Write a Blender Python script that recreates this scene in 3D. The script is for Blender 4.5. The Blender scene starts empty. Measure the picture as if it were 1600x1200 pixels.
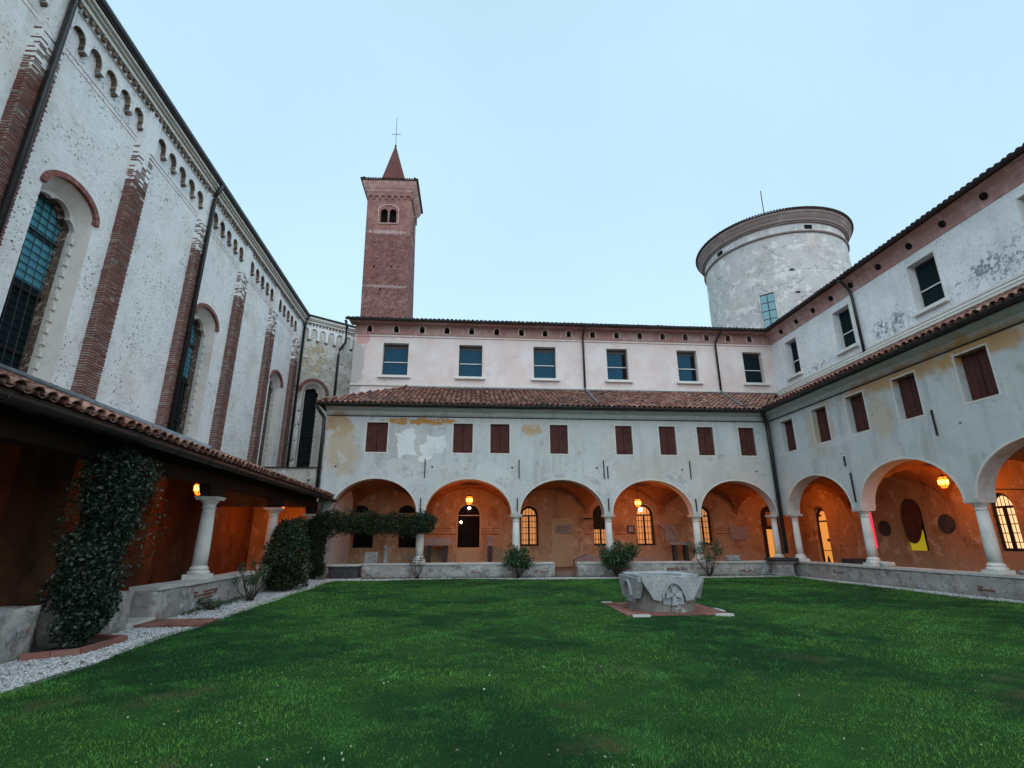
import bpy, math, random
from mathutils import Vector, Matrix
from mathutils.geometry import tessellate_polygon
import numpy as np
random.seed(7)
rng = np.random.default_rng(7)
PI = math.pi
SC = bpy.context.scene
COL = SC.collection

# ------------------------------------------------------------------ camera
cam_d = bpy.data.cameras.new('camera')
cam = bpy.data.objects.new('camera', cam_d)
COL.objects.link(cam)
cam_d.sensor_width = 36
cam_d.lens = 36 * 795 / 1600
cam_d.clip_start = .05
cam_d.clip_end = 2000
PIT, ROLL, YAW = math.radians(16.95), math.radians(-.15), math.radians(4.5)
cam.location = (0, 0, 1.5)
cam.rotation_mode = 'XYZ'
cam.matrix_world = Matrix.Translation((0, 0, 1.5)) @ Matrix.Rotation(-YAW, 4, 'Z') @ Matrix.Rotation(PI / 2 + PIT, 4, 'X') @ Matrix.Rotation(ROLL, 4, 'Z')
SC.camera = cam
CMI = cam.matrix_world.inverted()

def project(p):
    q = CMI @ Vector(p)
    if q.z > -.1:
        return None
    return 800 + 795 * q.x / -q.z, 600 - 795 * q.y / -q.z

def in_view(p, m=20):
    s = project(p)
    return s is not None and -m < s[0] < 1600 + m and -m < s[1] < 1200 + m

# ------------------------------------------------------------------ sky, sun, exposure
W = bpy.data.worlds.new('World')
SC.world = W
W.use_nodes = True
nt = W.node_tree
nt.nodes.clear()
sky = nt.nodes.new('ShaderNodeTexSky')
sky.sky_type = 'NISHITA'
sky.sun_disc = False
sky.sun_elevation = math.radians(38)
sky.sun_rotation = math.radians(168)
sky.air_density = 1.0
sky.dust_density = .6
bg1 = nt.nodes.new('ShaderNodeBackground')
bg1.inputs['Strength'].default_value = .05
sky.ozone_density = .6
nt.links.new(sky.outputs[0], bg1.inputs['Color'])
# cloud veil: an even overcast layer with barely visible unevenness
tc = nt.nodes.new('ShaderNodeTexCoord')
sx = nt.nodes.new('ShaderNodeSeparateXYZ')
nt.links.new(tc.outputs['Generated'], sx.inputs[0])
rmp = nt.nodes.new('ShaderNodeValToRGB')
rmp.color_ramp.elements[0].position = 0.0
rmp.color_ramp.elements[0].color = (.43, .62, .72, 1)
rmp.color_ramp.elements[1].position = .95
rmp.color_ramp.elements[1].color = (.38, .55, .64, 1)
nt.links.new(sx.outputs[2], rmp.inputs[0])
nz = nt.nodes.new('ShaderNodeTexNoise')
nz.inputs['Scale'].default_value = 2.2
nz.inputs['Detail'].default_value = 7
mr = nt.nodes.new('ShaderNodeMapRange')
mr.inputs[3].default_value = .84
mr.inputs[4].default_value = 1.08
nt.links.new(tc.outputs['Generated'], nz.inputs['Vector'])
nt.links.new(nz.outputs[0], mr.inputs[0])
bg2 = nt.nodes.new('ShaderNodeBackground')
nt.links.new(rmp.outputs[0], bg2.inputs['Color'])
mm = nt.nodes.new('ShaderNodeMath')
mm.operation = 'MULTIPLY'
mm.inputs[1].default_value = 1.0
nt.links.new(mr.outputs[0], mm.inputs[0])
nt.links.new(mm.outputs[0], bg2.inputs['Strength'])
ad = nt.nodes.new('ShaderNodeAddShader')
nt.links.new(bg1.outputs[0], ad.inputs[0])
nt.links.new(bg2.outputs[0], ad.inputs[1])
wo = nt.nodes.new('ShaderNodeOutputWorld')
nt.links.new(ad.outputs[0], wo.inputs[0])

sun_d = bpy.data.lights.new('sun', 'SUN')
sun_d.energy = 1.5
sun_d.angle = math.radians(130)
sun_d.color = (1, .985, .96)
sun = bpy.data.objects.new('sun', sun_d)
COL.objects.link(sun)
sun.rotation_euler = (math.radians(50), 0, math.radians(3))

SC.view_settings.view_transform = 'Standard'
SC.view_settings.look = 'None'
SC.view_settings.gamma = 1
SC.view_settings.exposure = .4
SC.view_settings.use_curve_mapping = False
SC.cycles.max_bounces = 6
SC.cycles.diffuse_bounces = 3
SC.cycles.use_denoising = True

# ------------------------------------------------------------------ materials
def c4(c):
    return (c[0], c[1], c[2], 1)

class NM:
    """small node builder working in world position"""
    def __init__(s, name):
        s.m = bpy.data.materials.new(name)
        s.m.use_nodes = True
        s.t = s.m.node_tree
        s.t.nodes.clear()
        s.out = s.t.nodes.new('ShaderNodeOutputMaterial')
        s.b = s.t.nodes.new('ShaderNodeBsdfPrincipled')
        s.t.links.new(s.b.outputs[0], s.out.inputs[0])
        s.g = s.t.nodes.new('ShaderNodeNewGeometry')
        s.pos = s.g.outputs['Position']
    def n(s, typ, **kw):
        nd = s.t.nodes.new(typ)
        for k, v in kw.items():
            setattr(nd, k, v)
        return nd
    def link(s, a, b):
        s.t.links.new(a, b)
    def put(s, sock, v):
        if hasattr(v, 'is_output'):
            s.link(v, sock)
        else:
            sock.default_value = v
    def math(s, op, a, b=0.0):
        nd = s.n('ShaderNodeMath', operation=op)
        s.put(nd.inputs[0], a)
        s.put(nd.inputs[1], b)
        return nd.outputs[0]
    def vec(s, scale=(1, 1, 1), off=(0, 0, 0)):
        nd = s.n('ShaderNodeMapping')
        nd.inputs['Scale'].default_value = scale
        nd.inputs['Location'].default_value = off
        s.link(s.pos, nd.inputs[0])
        return nd.outputs[0]
    def noise(s, scale, detail=4, rough=.6, sc=(1, 1, 1), off=(0, 0, 0)):
        nd = s.n('ShaderNodeTexNoise')
        nd.inputs['Scale'].default_value = scale
        nd.inputs['Detail'].default_value = detail
        nd.inputs['Roughness'].default_value = rough
        s.link(s.vec(sc, off), nd.inputs['Vector'])
        return nd.outputs[0]
    def voro(s, scale, sc=(1, 1, 1), feature='F1', rnd=1.0):
        nd = s.n('ShaderNodeTexVoronoi', feature=feature)
        nd.inputs['Scale'].default_value = scale
        nd.inputs['Randomness'].default_value = rnd
        s.link(s.vec(sc), nd.inputs['Vector'])
        return nd.outputs['Distance']
    def rng(s, v, lo, hi, a=0.0, b=1.0):
        nd = s.n('ShaderNodeMapRange', interpolation_type='SMOOTHSTEP')
        s.put(nd.inputs[0], v)
        nd.inputs[1].default_value = lo
        nd.inputs[2].default_value = hi
        nd.inputs[3].default_value = a
        nd.inputs[4].default_value = b
        return nd.outputs[0]
    def mix(s, f, a, b):
        nd = s.n('ShaderNodeMix', data_type='RGBA')
        s.put(nd.inputs[0], f)
        s.put(nd.inputs[6], a if hasattr(a, 'is_output') else c4(a))
        s.put(nd.inputs[7], b if hasattr(b, 'is_output') else c4(b))
        return nd.outputs[2]
    def blob(s, cx, cy, cz, rx, ry, rz, wob=.5, nsc=1.5, soft=.3):
        nd = s.n('ShaderNodeMapping')
        nd.inputs['Location'].default_value = (-cx / rx, -cy / ry, -cz / rz)
        nd.inputs['Scale'].default_value = (1 / rx, 1 / ry, 1 / rz)
        s.link(s.pos, nd.inputs[0])
        ln = s.n('ShaderNodeVectorMath', operation='LENGTH')
        s.link(nd.outputs[0], ln.inputs[0])
        nn = s.noise(nsc, 5, .65)
        d = s.math('ADD', ln.outputs['Value'], s.math('MULTIPLY', s.math('SUBTRACT', nn, .5), wob * 4))
        return s.rng(d, 1 - soft, 1 + soft * .3, 1, 0)
    def bump(s, h, strength=.3, dist=.02):
        nd = s.n('ShaderNodeBump')
        nd.inputs['Strength'].default_value = strength
        nd.inputs['Distance'].default_value = dist
        s.link(h, nd.inputs['Height'])
        s.link(nd.outputs[0], s.b.inputs['Normal'])
    def done(s, col, rough=.9, spec=.25, metal=0):
        s.put(s.b.inputs['Base Color'], col if hasattr(col, 'is_output') else c4(col))
        s.put(s.b.inputs['Roughness'], rough)
        s.b.inputs['Specular IOR Level'].default_value = spec
        s.b.inputs['Metallic'].default_value = metal
        return s.m

def wall_mat(name, base, layers, rough=.92, bump=.35, bscale=9):
    """layers: (kind, colour, params)"""
    k = NM(name)
    col = c4(base)
    col = k.mix(k.rng(k.noise(.9, 6, .65), .3, .7, 0, .5), base, [c * .86 for c in base])
    pitsum = None
    for ly in layers:
        kind, cc, p = ly[0], ly[1], ly[2:]
        if kind == 'noise':
            sc, lo, hi, st = p
            f = k.rng(k.noise(sc, 6, .68, off=(sc * 3, sc * 7, 1)), lo, hi, 0, st)
        elif kind == 'streak':
            sc, lo, hi, st = p
            f = k.rng(k.noise(sc, 5, .6, sc=(1, 1, .13)), lo, hi, 0, st)
        elif kind == 'pit':
            sc, size, lo, hi, st = p
            v = k.rng(k.voro(sc, sc=(1, 1, 1.6)), size * .6, size, 1, 0)
            gate = k.rng(k.noise(.7, 3, .6, off=(9, 2, 4)), lo, hi, 0, st)
            f = k.math('MULTIPLY', v, gate)
            pitsum = f
        elif kind == 'blob':
            blobargs, st = p
            f = k.math('MULTIPLY', k.blob(*blobargs), st)
        elif kind == 'fret':          # flaking area: small bare specks crowd inside a patch
            blobargs, sc, st = p
            a_ = k.blob(*blobargs)
            th = k.math('SUBTRACT', .66, k.math('MULTIPLY', a_, .17))
            f = k.math('MULTIPLY', k.rng(k.math('SUBTRACT', k.noise(sc, 6, .75), th), -.01, .03), k.math('MULTIPLY', a_, st))
        elif kind == 'crack':
            sc, w, st = p
            v = k.n('ShaderNodeTexVoronoi', feature='DISTANCE_TO_EDGE')
            v.inputs['Scale'].default_value = sc
            nv = k.n('ShaderNodeTexNoise')
            nv.inputs['Scale'].default_value = 2.3
            nv.inputs['Detail'].default_value = 6
            k.link(k.pos, nv.inputs['Vector'])
            vm = k.n('ShaderNodeVectorMath', operation='MULTIPLY_ADD')
            k.link(nv.outputs['Color'], vm.inputs[0])
            vm.inputs[1].default_value = (.9, .9, .9)
            k.link(k.pos, vm.inputs[2])
            k.link(vm.outputs[0], v.inputs['Vector'])
            e = k.rng(v.outputs['Distance'], 0, w, 1, 0)
            f = k.math('MULTIPLY', e, k.rng(k.noise(.5, 2), .45, .6, 0, st))
        elif kind == 'rise':          # rising damp and splash dirt with an uneven edge
            z0, z1, st = p
            sp = k.n('ShaderNodeSeparateXYZ')
            k.link(k.pos, sp.inputs[0])
            zz = k.math('ADD', sp.outputs[2], k.math('MULTIPLY', k.noise(2, 5, .7), (z1 - z0)))
            f = k.rng(zz, z0 + (z1 - z0) * .3, z1 + (z1 - z0) * .6, st, 0)
        col = k.mix(f, col, cc)
    h = k.math('ADD', k.noise(bscale, 8, .7), k.math('MULTIPLY', k.noise(bscale * .15, 4, .6), 1.5))
    if pitsum is not None:
        h = k.math('SUBTRACT', h, k.math('MULTIPLY', pitsum, 1.2))
    k.bump(h, bump, .03)
    return k.done(col, rough, .15)

def unit_mat(name, cols, rough=.85, noise_sc=14, dirt=(.1, .09, .08), dirt_amt=.35, bump=.3, spec=.2):
    """colour differs from unit to unit: works for single objects and joined islands"""
    k = NM(name)
    oi = k.n('ShaderNodeObjectInfo')
    r = k.math('FRACT', k.math('ADD', oi.outputs['Random'], k.g.outputs['Random Per Island']))
    rp = k.n('ShaderNodeValToRGB')
    rp.color_ramp.interpolation = 'LINEAR'
    while len(rp.color_ramp.elements) < len(cols):
        rp.color_ramp.elements.new(.5)
    for i, c in enumerate(cols):
        rp.color_ramp.elements[i].position = i / (len(cols) - 1)
        rp.color_ramp.elements[i].color = c4(c)
    k.link(r, rp.inputs[0])
    f = k.rng(k.noise(noise_sc, 5, .7), .45, .75, 0, dirt_amt)
    f2 = k.rng(k.noise(.6, 4, .6), .45, .7, 0, dirt_amt)
    col = k.mix(f, rp.outputs[0], dirt)
    col = k.mix(f2, col, dirt)
    k.bump(k.noise(noise_sc * 3, 4, .6), bump, .01)
    return k.done(col, rough, spec)

M = {}
M['church'] = wall_mat('church_plaster', (.78, .79, .79), [
    ('noise', (.62, .64, .65), 1.3, .45, .75, .7),
    ('streak', (.52, .53, .54), 2.0, .5, .8, .4),
    ('noise', (.62, .54, .47), .55, .50, .66, .45),
    ('noise', (.50, .50, .49), .9, .56, .66, .45),
    ('noise', (.30, .30, .29), 26, .56, .72, .5),
    ('pit', (.10, .10, .10), 4.6, .19, .42, .56, .9),
    ('pit', (.16, .16, .16), 6.4, .20, .44, .58, .8),
    ('noise', (.46, .44, .42), 1.9, .58, .66, .45),
    ('pit', (.10, .09, .08), 7, .22, .5, .6, .9), ('noise', (.83, .83, .82), 3.1, .52, .68, .55), ('noise', (.20, .20, .20), 11, .60, .68, .55)], bump=.8)
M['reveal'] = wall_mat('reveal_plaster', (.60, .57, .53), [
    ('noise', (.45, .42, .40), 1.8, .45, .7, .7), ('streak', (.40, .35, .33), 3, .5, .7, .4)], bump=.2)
M['facet'] = wall_mat('facet_rubble_plaster', (.48, .47, .43), [
    ('blob', (.42, .32, .15), (-9.6, 29.4, 12.0, .9, .9, 1.3, .3, 1.2, .5), .7),
    ('noise', (.66, .66, .63), 1.5, .45, .6, .8),
    ('noise', (.20, .19, .18), 7, .54, .66, .8),
    ('pit', (.04, .04, .04), 2.6, .2, .42, .5, .95)], bump=.9, bscale=5)
WZ = .01
lower_layers = [
    ('noise', (.43, .46, .465), 1.1, .45, .72, .7),
    ('noise', (.50, .47, .42), .55, .5, .68, .65),
    ('streak', (.34, .36, .36), 2.2, .50, .70, .6),
    ('streak', (.60, .63, .64), 4.1, .56, .70, .4),
    ('noise', (.22, .22, .21), 24, .58, .72, .35),
    ('blob', (.52, .44, .36), (10, 21.5, 4.1, 4, 2, 1.3, .35, .8, .4), .4),
    ('blob', (.40, .22, .09), (-5.6, 21.5, 6.2, .5, 1, .55, .6, 3.2, .3), .8),
    ('blob', (.47, .37, .24), (-5.4, 21.5, 5.1, .7, 1, 1.3, .3, 1.6, .4), .75),
    ('blob', (.44, .22, .06), (-2.2, 21.5, 6.33, 1.5, 1, .16, .9, 3.6, .25), .95),
    ('blob', (.47, .28, .12), (2.6, 21.5, 6.05, .5, 1, .3, .7, 3.6, .4), .75),
    ('blob', (.48, .24, .08), (13.3, 14.3, 6.35, 1, 3.4, .36, .55, 1.8, .6), .8),
    ('blob', (.48, .26, .09), (13.3, 11.5, 6.35, 1, 1.6, .42, .55, 1.8, .5), .8),
    ('blob', (.46, .31, .16), (13.3, 18.2, 5.5, 1, .8, 1.1, .25, 1.6, .5), .6),
    ('blob', (.50, .40, .28), (13.3, 15.2, 5.3, 1, .6, .9, .25, 1.6, .5), .7),
    ('blob', (.58, .60, .61), (.7, 21.5, 3.9, .9, 1, .7, .75, 3.4, .1), .7),
    ('blob', (.58, .60, .61), (-3.0, 21.5, 4.1, .9, 1, .6, .7, 3.4, .1), .65),
    ('blob', (.58, .60, .60), (4.9, 21.5, 3.9, 1.2, 1, .55, .8, 3.6, .1), .6),
    ('blob', (.56, .58, .58), (9.0, 21.5, 3.7, .9, 1, .6, .8, 3.8, .1), .55),
    ('blob', (.58, .60, .61), (13.3, 17.5, 4.9, 1, 1.2, .16, .6, 4, .15), .5),
    ('noise', (.56, .58, .58), 1.7, .60, .63, .55),
    ('noise', (.26, .27, .27), 2.3, .60, .66, .45),
    ('crack', (.12, .12, .12), .55, .005, .6)]
M['lower'] = wall_mat('lower_storey_plaster', (.54, .565, .57), lower_layers, bump=.35)
M['upper'] = wall_mat('pink_plaster', (.70, .58, .55), [
    ('noise', (.72, .68, .68), .8, .4, .65, .75),
    ('noise', (.58, .46, .47), 1.3, .5, .7, .6),
    ('streak', (.60, .58, .56), 2.5, .52, .7, .5),
    ('noise', (.34, .29, .28), 20, .6, .75, .5),
    ('blob', (.38, .36, .35), (-6.2, 25.7, 10.3, .55, 1, 1.6, .35, 2, .3), .8),
    ('blob', (.60, .30, .28), (-5.9, 25.7, 11.8, .4, 1, .45, .2, 2, .2), .8),
    ('pit', (.22, .2, .2), 3, .1, .55, .62, .8)], bump=.3)
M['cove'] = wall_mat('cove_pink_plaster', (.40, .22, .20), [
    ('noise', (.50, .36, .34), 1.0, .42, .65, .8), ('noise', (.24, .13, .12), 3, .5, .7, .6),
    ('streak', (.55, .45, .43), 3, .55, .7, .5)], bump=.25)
M['rupper'] = wall_mat('white_worn_plaster', (.78, .79, .80), [
    ('noise', (.62, .64, .64), 1.2, .42, .65, .7),
    ('fret', (.16, .19, .24), (16.7, 17.6, 9.7, 1, 1.7, .75, .4, 1.7, .9), 5.5, .95),
    ('fret', (.18, .21, .26), (16.7, 13.2, 9.9, 1, 2.4, .9, .4, 1.7, .9), 5.5, .9),
    ('fret', (.2, .23, .27), (16.7, 22.2, 9.5, 1, 1.8, .4, .4, 2.2, .9), 6, .8),
    ('noise', (.20, .22, .26), 9, .56, .66, .45),
    ('streak', (.45, .46, .46), 2.5, .5, .75, .5),
    ('pit', (.12, .13, .15), 6, .2, .48, .6, .8)], bump=.6)
M['inner'] = wall_mat('gallery_ochre_plaster', (.38, .245, .145), [
    ('noise', (.38, .25, .14), 1.0, .48, .66, .75),
    ('noise', (.22, .10, .05), 1.3, .50, .68, .7),
    ('noise', (.14, .08, .05), 7, .54, .68, .55),
    ('streak', (.18, .10, .06), 2.4, .52, .7, .5),
    ('noise', (.55, .44, .32), 1.9, .56, .61, .65),
    ('noise', (.50, .42, .32), 2.2, .6, .68, .6),
    ('rise', (.42, .34, .25), .3, 1.1, .6)], bump=.3)
M['innerdark'] = wall_mat('painted_shade_plaster', (.15, .075, .045), [  # darker copy of the gallery plaster; left gallery's dimness is put into its colour
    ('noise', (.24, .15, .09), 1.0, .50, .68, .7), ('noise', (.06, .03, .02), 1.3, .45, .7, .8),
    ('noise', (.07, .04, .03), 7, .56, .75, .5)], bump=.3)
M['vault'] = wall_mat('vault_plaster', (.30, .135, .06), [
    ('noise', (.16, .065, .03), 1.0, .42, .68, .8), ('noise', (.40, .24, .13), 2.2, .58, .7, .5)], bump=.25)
M['cream'] = wall_mat('cream_block_plaster', (.43, .32, .20), [('noise', (.36, .25, .15), 2, .45, .7, .6)], bump=.15)
M['trim'] = wall_mat('pale_lime_trim', (.66, .63, .57), [('noise', (.48, .44, .40), 6, .45, .7, .6)], bump=.2)
M['white'] = wall_mat('white_stone', (.66, .66, .63), [
    ('noise', (.45, .46, .45), 3, .48, .7, .6), ('streak', (.36, .36, .35), 9, .55, .75, .4),
    ('noise', (.20, .20, .20), 18, .6, .75, .4)], bump=.25, rough=.75)
M['sill'] = wall_mat('sill_stone', (.70, .69, .65), [('noise', (.45, .45, .43), 5, .5, .7, .5)], bump=.15)
M['stone'] = wall_mat('grey_stone', (.30, .31, .31), [
    ('noise', (.18, .19, .20), 2.6, .42, .65, .8), ('noise', (.44, .44, .43), 5, .52, .68, .6),
    ('pit', (.08, .08, .08), 14, .22, .4, .6, .7), ('noise', (.12, .12, .12), 20, .55, .7, .4)], bump=.8, rough=.85)
M['darkstone'] = wall_mat('dark_stone', (.05, .05, .055), [('noise', (.09, .09, .09), 4, .45, .7, .6)], bump=.4)
M['lowwall'] = wall_mat('low_wall_render', (.33, .325, .31), [
    ('noise', (.46, .45, .43), 1.7, .45, .62, .8),
    ('noise', (.26, .12, .09), 2.1, .60, .66, .8),
    ('noise', (.16, .15, .14), 3.2, .52, .64, .8),
    ('streak', (.18, .19, .19), 3.5, .5, .7, .55),
    ('noise', (.10, .10, .09), 12, .55, .66, .7),
    ('rise', (.20, .19, .16), .0, .25, .7)], bump=1.0, bscale=6)
M['coping'] = wall_mat('coping_stone', (.50, .50, .48), [
    ('noise', (.34, .34, .33), 3, .45, .7, .7), ('noise', (.2, .2, .2), 15, .55, .7, .5)], bump=.5)
M['tower'] = wall_mat('round_tower_render', (.50, .49, .485), [
    ('noise', (.40, .39, .39), .45, .42, .62, .8),
    ('noise', (.68, .66, .64), 1.3, .52, .60, .7),
    ('noise', (.30, .29, .29), 1.9, .55, .62, .6),
    ('noise', (.50, .40, .37), .35, .52, .68, .5),
    ('crack', (.17, .17, .17), .3, .012, .9),
    ('noise', (.2, .2, .2), 5, .58, .7, .5)], bump=.5, bscale=3)
M['cornice'] = wall_mat('tower_cornice', (.24, .185, .175), [('noise', (.36, .30, .29), 1, .45, .7, .7), ('noise', (.2, .14, .13), 3, .5, .7, .5)], bump=.2)
M['brickred'] = unit_mat('old_red_brick', [(.13, .048, .040), (.16, .060, .048), (.18, .070, .055), (.145, .054, .044), (.20, .085, .068), (.17, .075, .06)])
M['brickpale'] = unit_mat('weathered_brick', [(.14, .085, .075), (.19, .125, .11), (.24, .18, .16), (.12, .07, .06), (.17, .10, .09)])
M['brickpave'] = unit_mat('paving_brick', [(.20, .075, .06), (.26, .11, .09), (.17, .07, .06), (.30, .15, .12)])
M['mortar'] = wall_mat('lime_mortar', (.22, .18, .16), [('noise', (.12, .09, .08), 5, .45, .65, .7)], bump=.5)
M['mortarpale'] = wall_mat('pale_mortar', (.46, .42, .39), [('noise', (.34, .30, .27), 5, .45, .65, .7)], bump=.5)
M['ringbrick'] = unit_mat('arch_brick', [(.19, .07, .06), (.25, .10, .085), (.21, .08, .07), (.30, .15, .125)], noise_sc=8)
M['tile'] = unit_mat('terracotta_tile', [(.13, .055, .042), (.22, .09, .065), (.30, .14, .105), (.40, .24, .19), (.17, .07, .055), (.34, .17, .13), (.10, .055, .045)], dirt=(.07, .06, .055), dirt_amt=.5)
M['tiledark'] = unit_mat('sooty_tile', [(.06, .045, .042), (.09, .06, .055), (.05, .045, .045), (.13, .08, .07)], dirt_amt=.3)
M['roofbed'] = wall_mat('roof_bed', (.10, .055, .045), [('noise', (.06, .04, .035), 4, .45, .7, .7)])

def simple(name, col, rough=.5, spec=.5, metal=0, nsc=6, var=.35, bump=.1):
    k = NM(name)
    c = k.mix(k.rng(k.noise(nsc, 5, .65), .35, .7, 0, 1), col, [x * (1 - var) for x in col])
    k.bump(k.noise(nsc * 4, 5, .6), bump, .01)
    return k.done(c, rough, spec, metal)
M['gutter'] = simple('dark_gutter_metal', (.035, .033, .035), .42, .5, .3)
M['pipe'] = simple('dark_downpipe_metal', (.03, .03, .032), .4, .5, .3)
M['zinc'] = simple('grey_flashing', (.16, .19, .21), .4, .5, .5)
M['iron'] = simple('rusted_iron', (.05, .035, .03), .7, .3, .2)
M['bwood'] = simple('dark_timber', (.028, .019, .015), .75, .25)
M['shutter'] = simple('oxblood_shutter_paint', (.092, .032, .028), .7, .15, nsc=3, var=.4)
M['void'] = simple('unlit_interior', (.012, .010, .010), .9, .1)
M['frame'] = simple('dark_window_frame', (.02, .02, .022), .4, .4)
M['whitebar'] = simple('pale_window_bar', (.62, .63, .63), .5, .3, var=.1)
M['soil'] = wall_mat('soil', (.07, .05, .035), [('noise', (.035, .027, .02), 6, .4, .7, .8)], bump=.8)
M['floor'] = wall_mat('gallery_floor', (.20, .13, .10), [('noise', (.12, .08, .06), 2, .45, .7, .6)])
M['grille'] = simple('wrought_iron', (.02, .018, .017), .6, .3)
M['pinkline'] = wall_mat('painted_pink_line', (.42, .25, .23), [('noise', (.6, .56, .52), 4, .45, .65, .9)], bump=.1)
M['redband'] = wall_mat('painted_dado_band', (.26, .075, .04), [('noise', (.38, .24, .14), 3, .5, .65, .9)], bump=.1)
M['plaque'] = wall_mat('inscribed_slab', (.30, .25, .24), [('noise', (.22, .18, .17), 6, .45, .7, .7)], bump=.5)

def glass(name, col, rough=.07, ior=1.5, spec=.5, coat=0.0):
    k = NM(name)
    k.bump(k.noise(1.2, 2, .5), .05, .05)
    m = k.done(col, rough, spec)
    k.b.inputs['IOR'].default_value = ior
    k.b.inputs['Coat Weight'].default_value = coat
    return m
M['glass'] = glass('blue_window_glass', (.006, .055, .10), .08, 1.45, .12)
M['leaded'] = glass('leaded_glass', (.09, .30, .38), .5, 1.3, .15)
M['leadlow'] = glass('dim_leaded_glass', (.012, .022, .026), .7, 1.2, .02)
M['tealglass'] = glass('teal_glass', (.11, .27, .31), .2, 1.6)

def glow(name, col, st):
    k = NM(name)
    k.b.inputs['Emission Color'].default_value = c4(col)
    k.b.inputs['Emission Strength'].default_value = st
    return k.done([c * .5 for c in col], .6, .2)
M['lamp'] = glow('lantern_glow', (1, .15, .012), 2.6)
M['lampcore'] = glow('lantern_bulb', (1, .36, .06), 5)
M['litwarm'] = glow('lit_window_warm', (1, .40, .13), .42)
M['litroom'] = glow('lit_room', (1, .42, .09), .5)
M['litpale'] = glow('lit_window_pale', (1, .62, .30), .9)
M['litpink'] = glow('lit_window_pink', (1, .03, .10), .9)
M['lityellow'] = glow('lit_window_yellow', (.50, .40, .02), .42)
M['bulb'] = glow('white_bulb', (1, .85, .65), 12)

def leafmat(name, cols, rough=.5, spec=.35, trans=0.0):
    k = NM(name)
    r = k.g.outputs['Random Per Island']
    rp = k.n('ShaderNodeValToRGB')
    while len(rp.color_ramp.elements) < len(cols):
        rp.color_ramp.elements.new(.5)
    for i, c in enumerate(cols):
        rp.color_ramp.elements[i].position = i / (len(cols) - 1)
        rp.color_ramp.elements[i].color = c4(c)
    k.link(r, rp.inputs[0])
    return k.done(rp.outputs[0], rough, spec)
M['leafdark'] = leafmat('dark_glossy_leaf', [(.005, .012, .007), (.009, .020, .011), (.014, .030, .016), (.022, .042, .025)], .42, .45)
M['leafhedge'] = leafmat('hedge_leaf', [(.007, .014, .006), (.012, .026, .010), (.020, .040, .013), (.034, .045, .016)], .5, .3)
M['leafbush'] = leafmat('bush_leaf', [(.012, .032, .012), (.02, .055, .02), (.03, .075, .028), (.05, .10, .035)], .45, .35)
M['deadleaf'] = leafmat('dead_leaf', [(.10, .05, .025), (.17, .10, .05), (.07, .04, .025), (.22, .16, .09)], .8, .15)
M['twig'] = simple('twig_bark', (.05, .035, .028), .85, .2)
M['twigpale'] = simple('pale_bark', (.13, .11, .09), .85, .2)
M['fallen'] = leafmat('fallen_leaf', [(.30, .33, .24), (.42, .42, .33), (.16, .10, .05), (.5, .5, .42)], .7, .2)

# lawn colour, shared by the sheet and the blades
def grass_mat(name, blade):
    k = NM(name)
    big = k.noise(.35, 4, .6)
    mid = k.noise(1.3, 5, .65, off=(3, 1, 0))
    if blade:
        r = k.g.outputs['Random Per Island']
        base = k.mix(r, (.020, .075, .014), (.135, .34, .050))
    else:
        base = k.mix(k.noise(30, 4, .7), (.010, .038, .010), (.026, .090, .022))
    c = k.mix(k.rng(big, .44, .58, 0, .8), base, (.010, .060, .018) if blade else (.008, .032, .012))
    c = k.mix(k.rng(mid, .52, .64, 0, .55), c, (.075, .30, .055) if blade else (.028, .095, .020))
    bare = k.rng(k.noise(.9, 6, .7, off=(11, 5, 0)), .54, .68, 0, .6)
    sp = k.n('ShaderNodeSeparateXYZ')
    k.link(k.pos, sp.inputs[0])
    near = k.rng(sp.outputs[1], 3.5, 9, 1, .15)
    c = k.mix(k.math('MULTIPLY', bare, near), c, (.085, .075, .04))
    if not blade:
        k.bump(k.noise(40, 5, .7), .8, .03)
    return k.done(c, .6 if blade else .95, .25 if blade else .05)
M['lawn'] = grass_mat('lawn_ground', False)
M['blade'] = grass_mat('grass_blades', True)
M['gravelbed'] = wall_mat('gravel_bed', (.26, .27, .27), [('noise', (.10, .10, .10), 60, .45, .6, .9), ('noise', (.18, .18, .16), 2, .5, .7, .6)], bump=.8, bscale=50)
M['pebble'] = unit_mat('gravel_pebble', [(.26, .27, .28), (.42, .43, .44), (.58, .59, .60), (.34, .34, .33), (.70, .70, .69), (.14, .14, .14)], noise_sc=30, dirt_amt=.15)
M['earth'] = wall_mat('surrounding_ground', (.20, .19, .17), [('noise', (.12, .12, .1), .5, .4, .7, .7)])

# ------------------------------------------------------------------ geometry helpers
LF = Matrix.Rotation(math.radians(1.5), 4, 'Z')     # frame of the church side, 1.5 degrees off the court
ID = Matrix.Identity(4)
WM = {}

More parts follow.
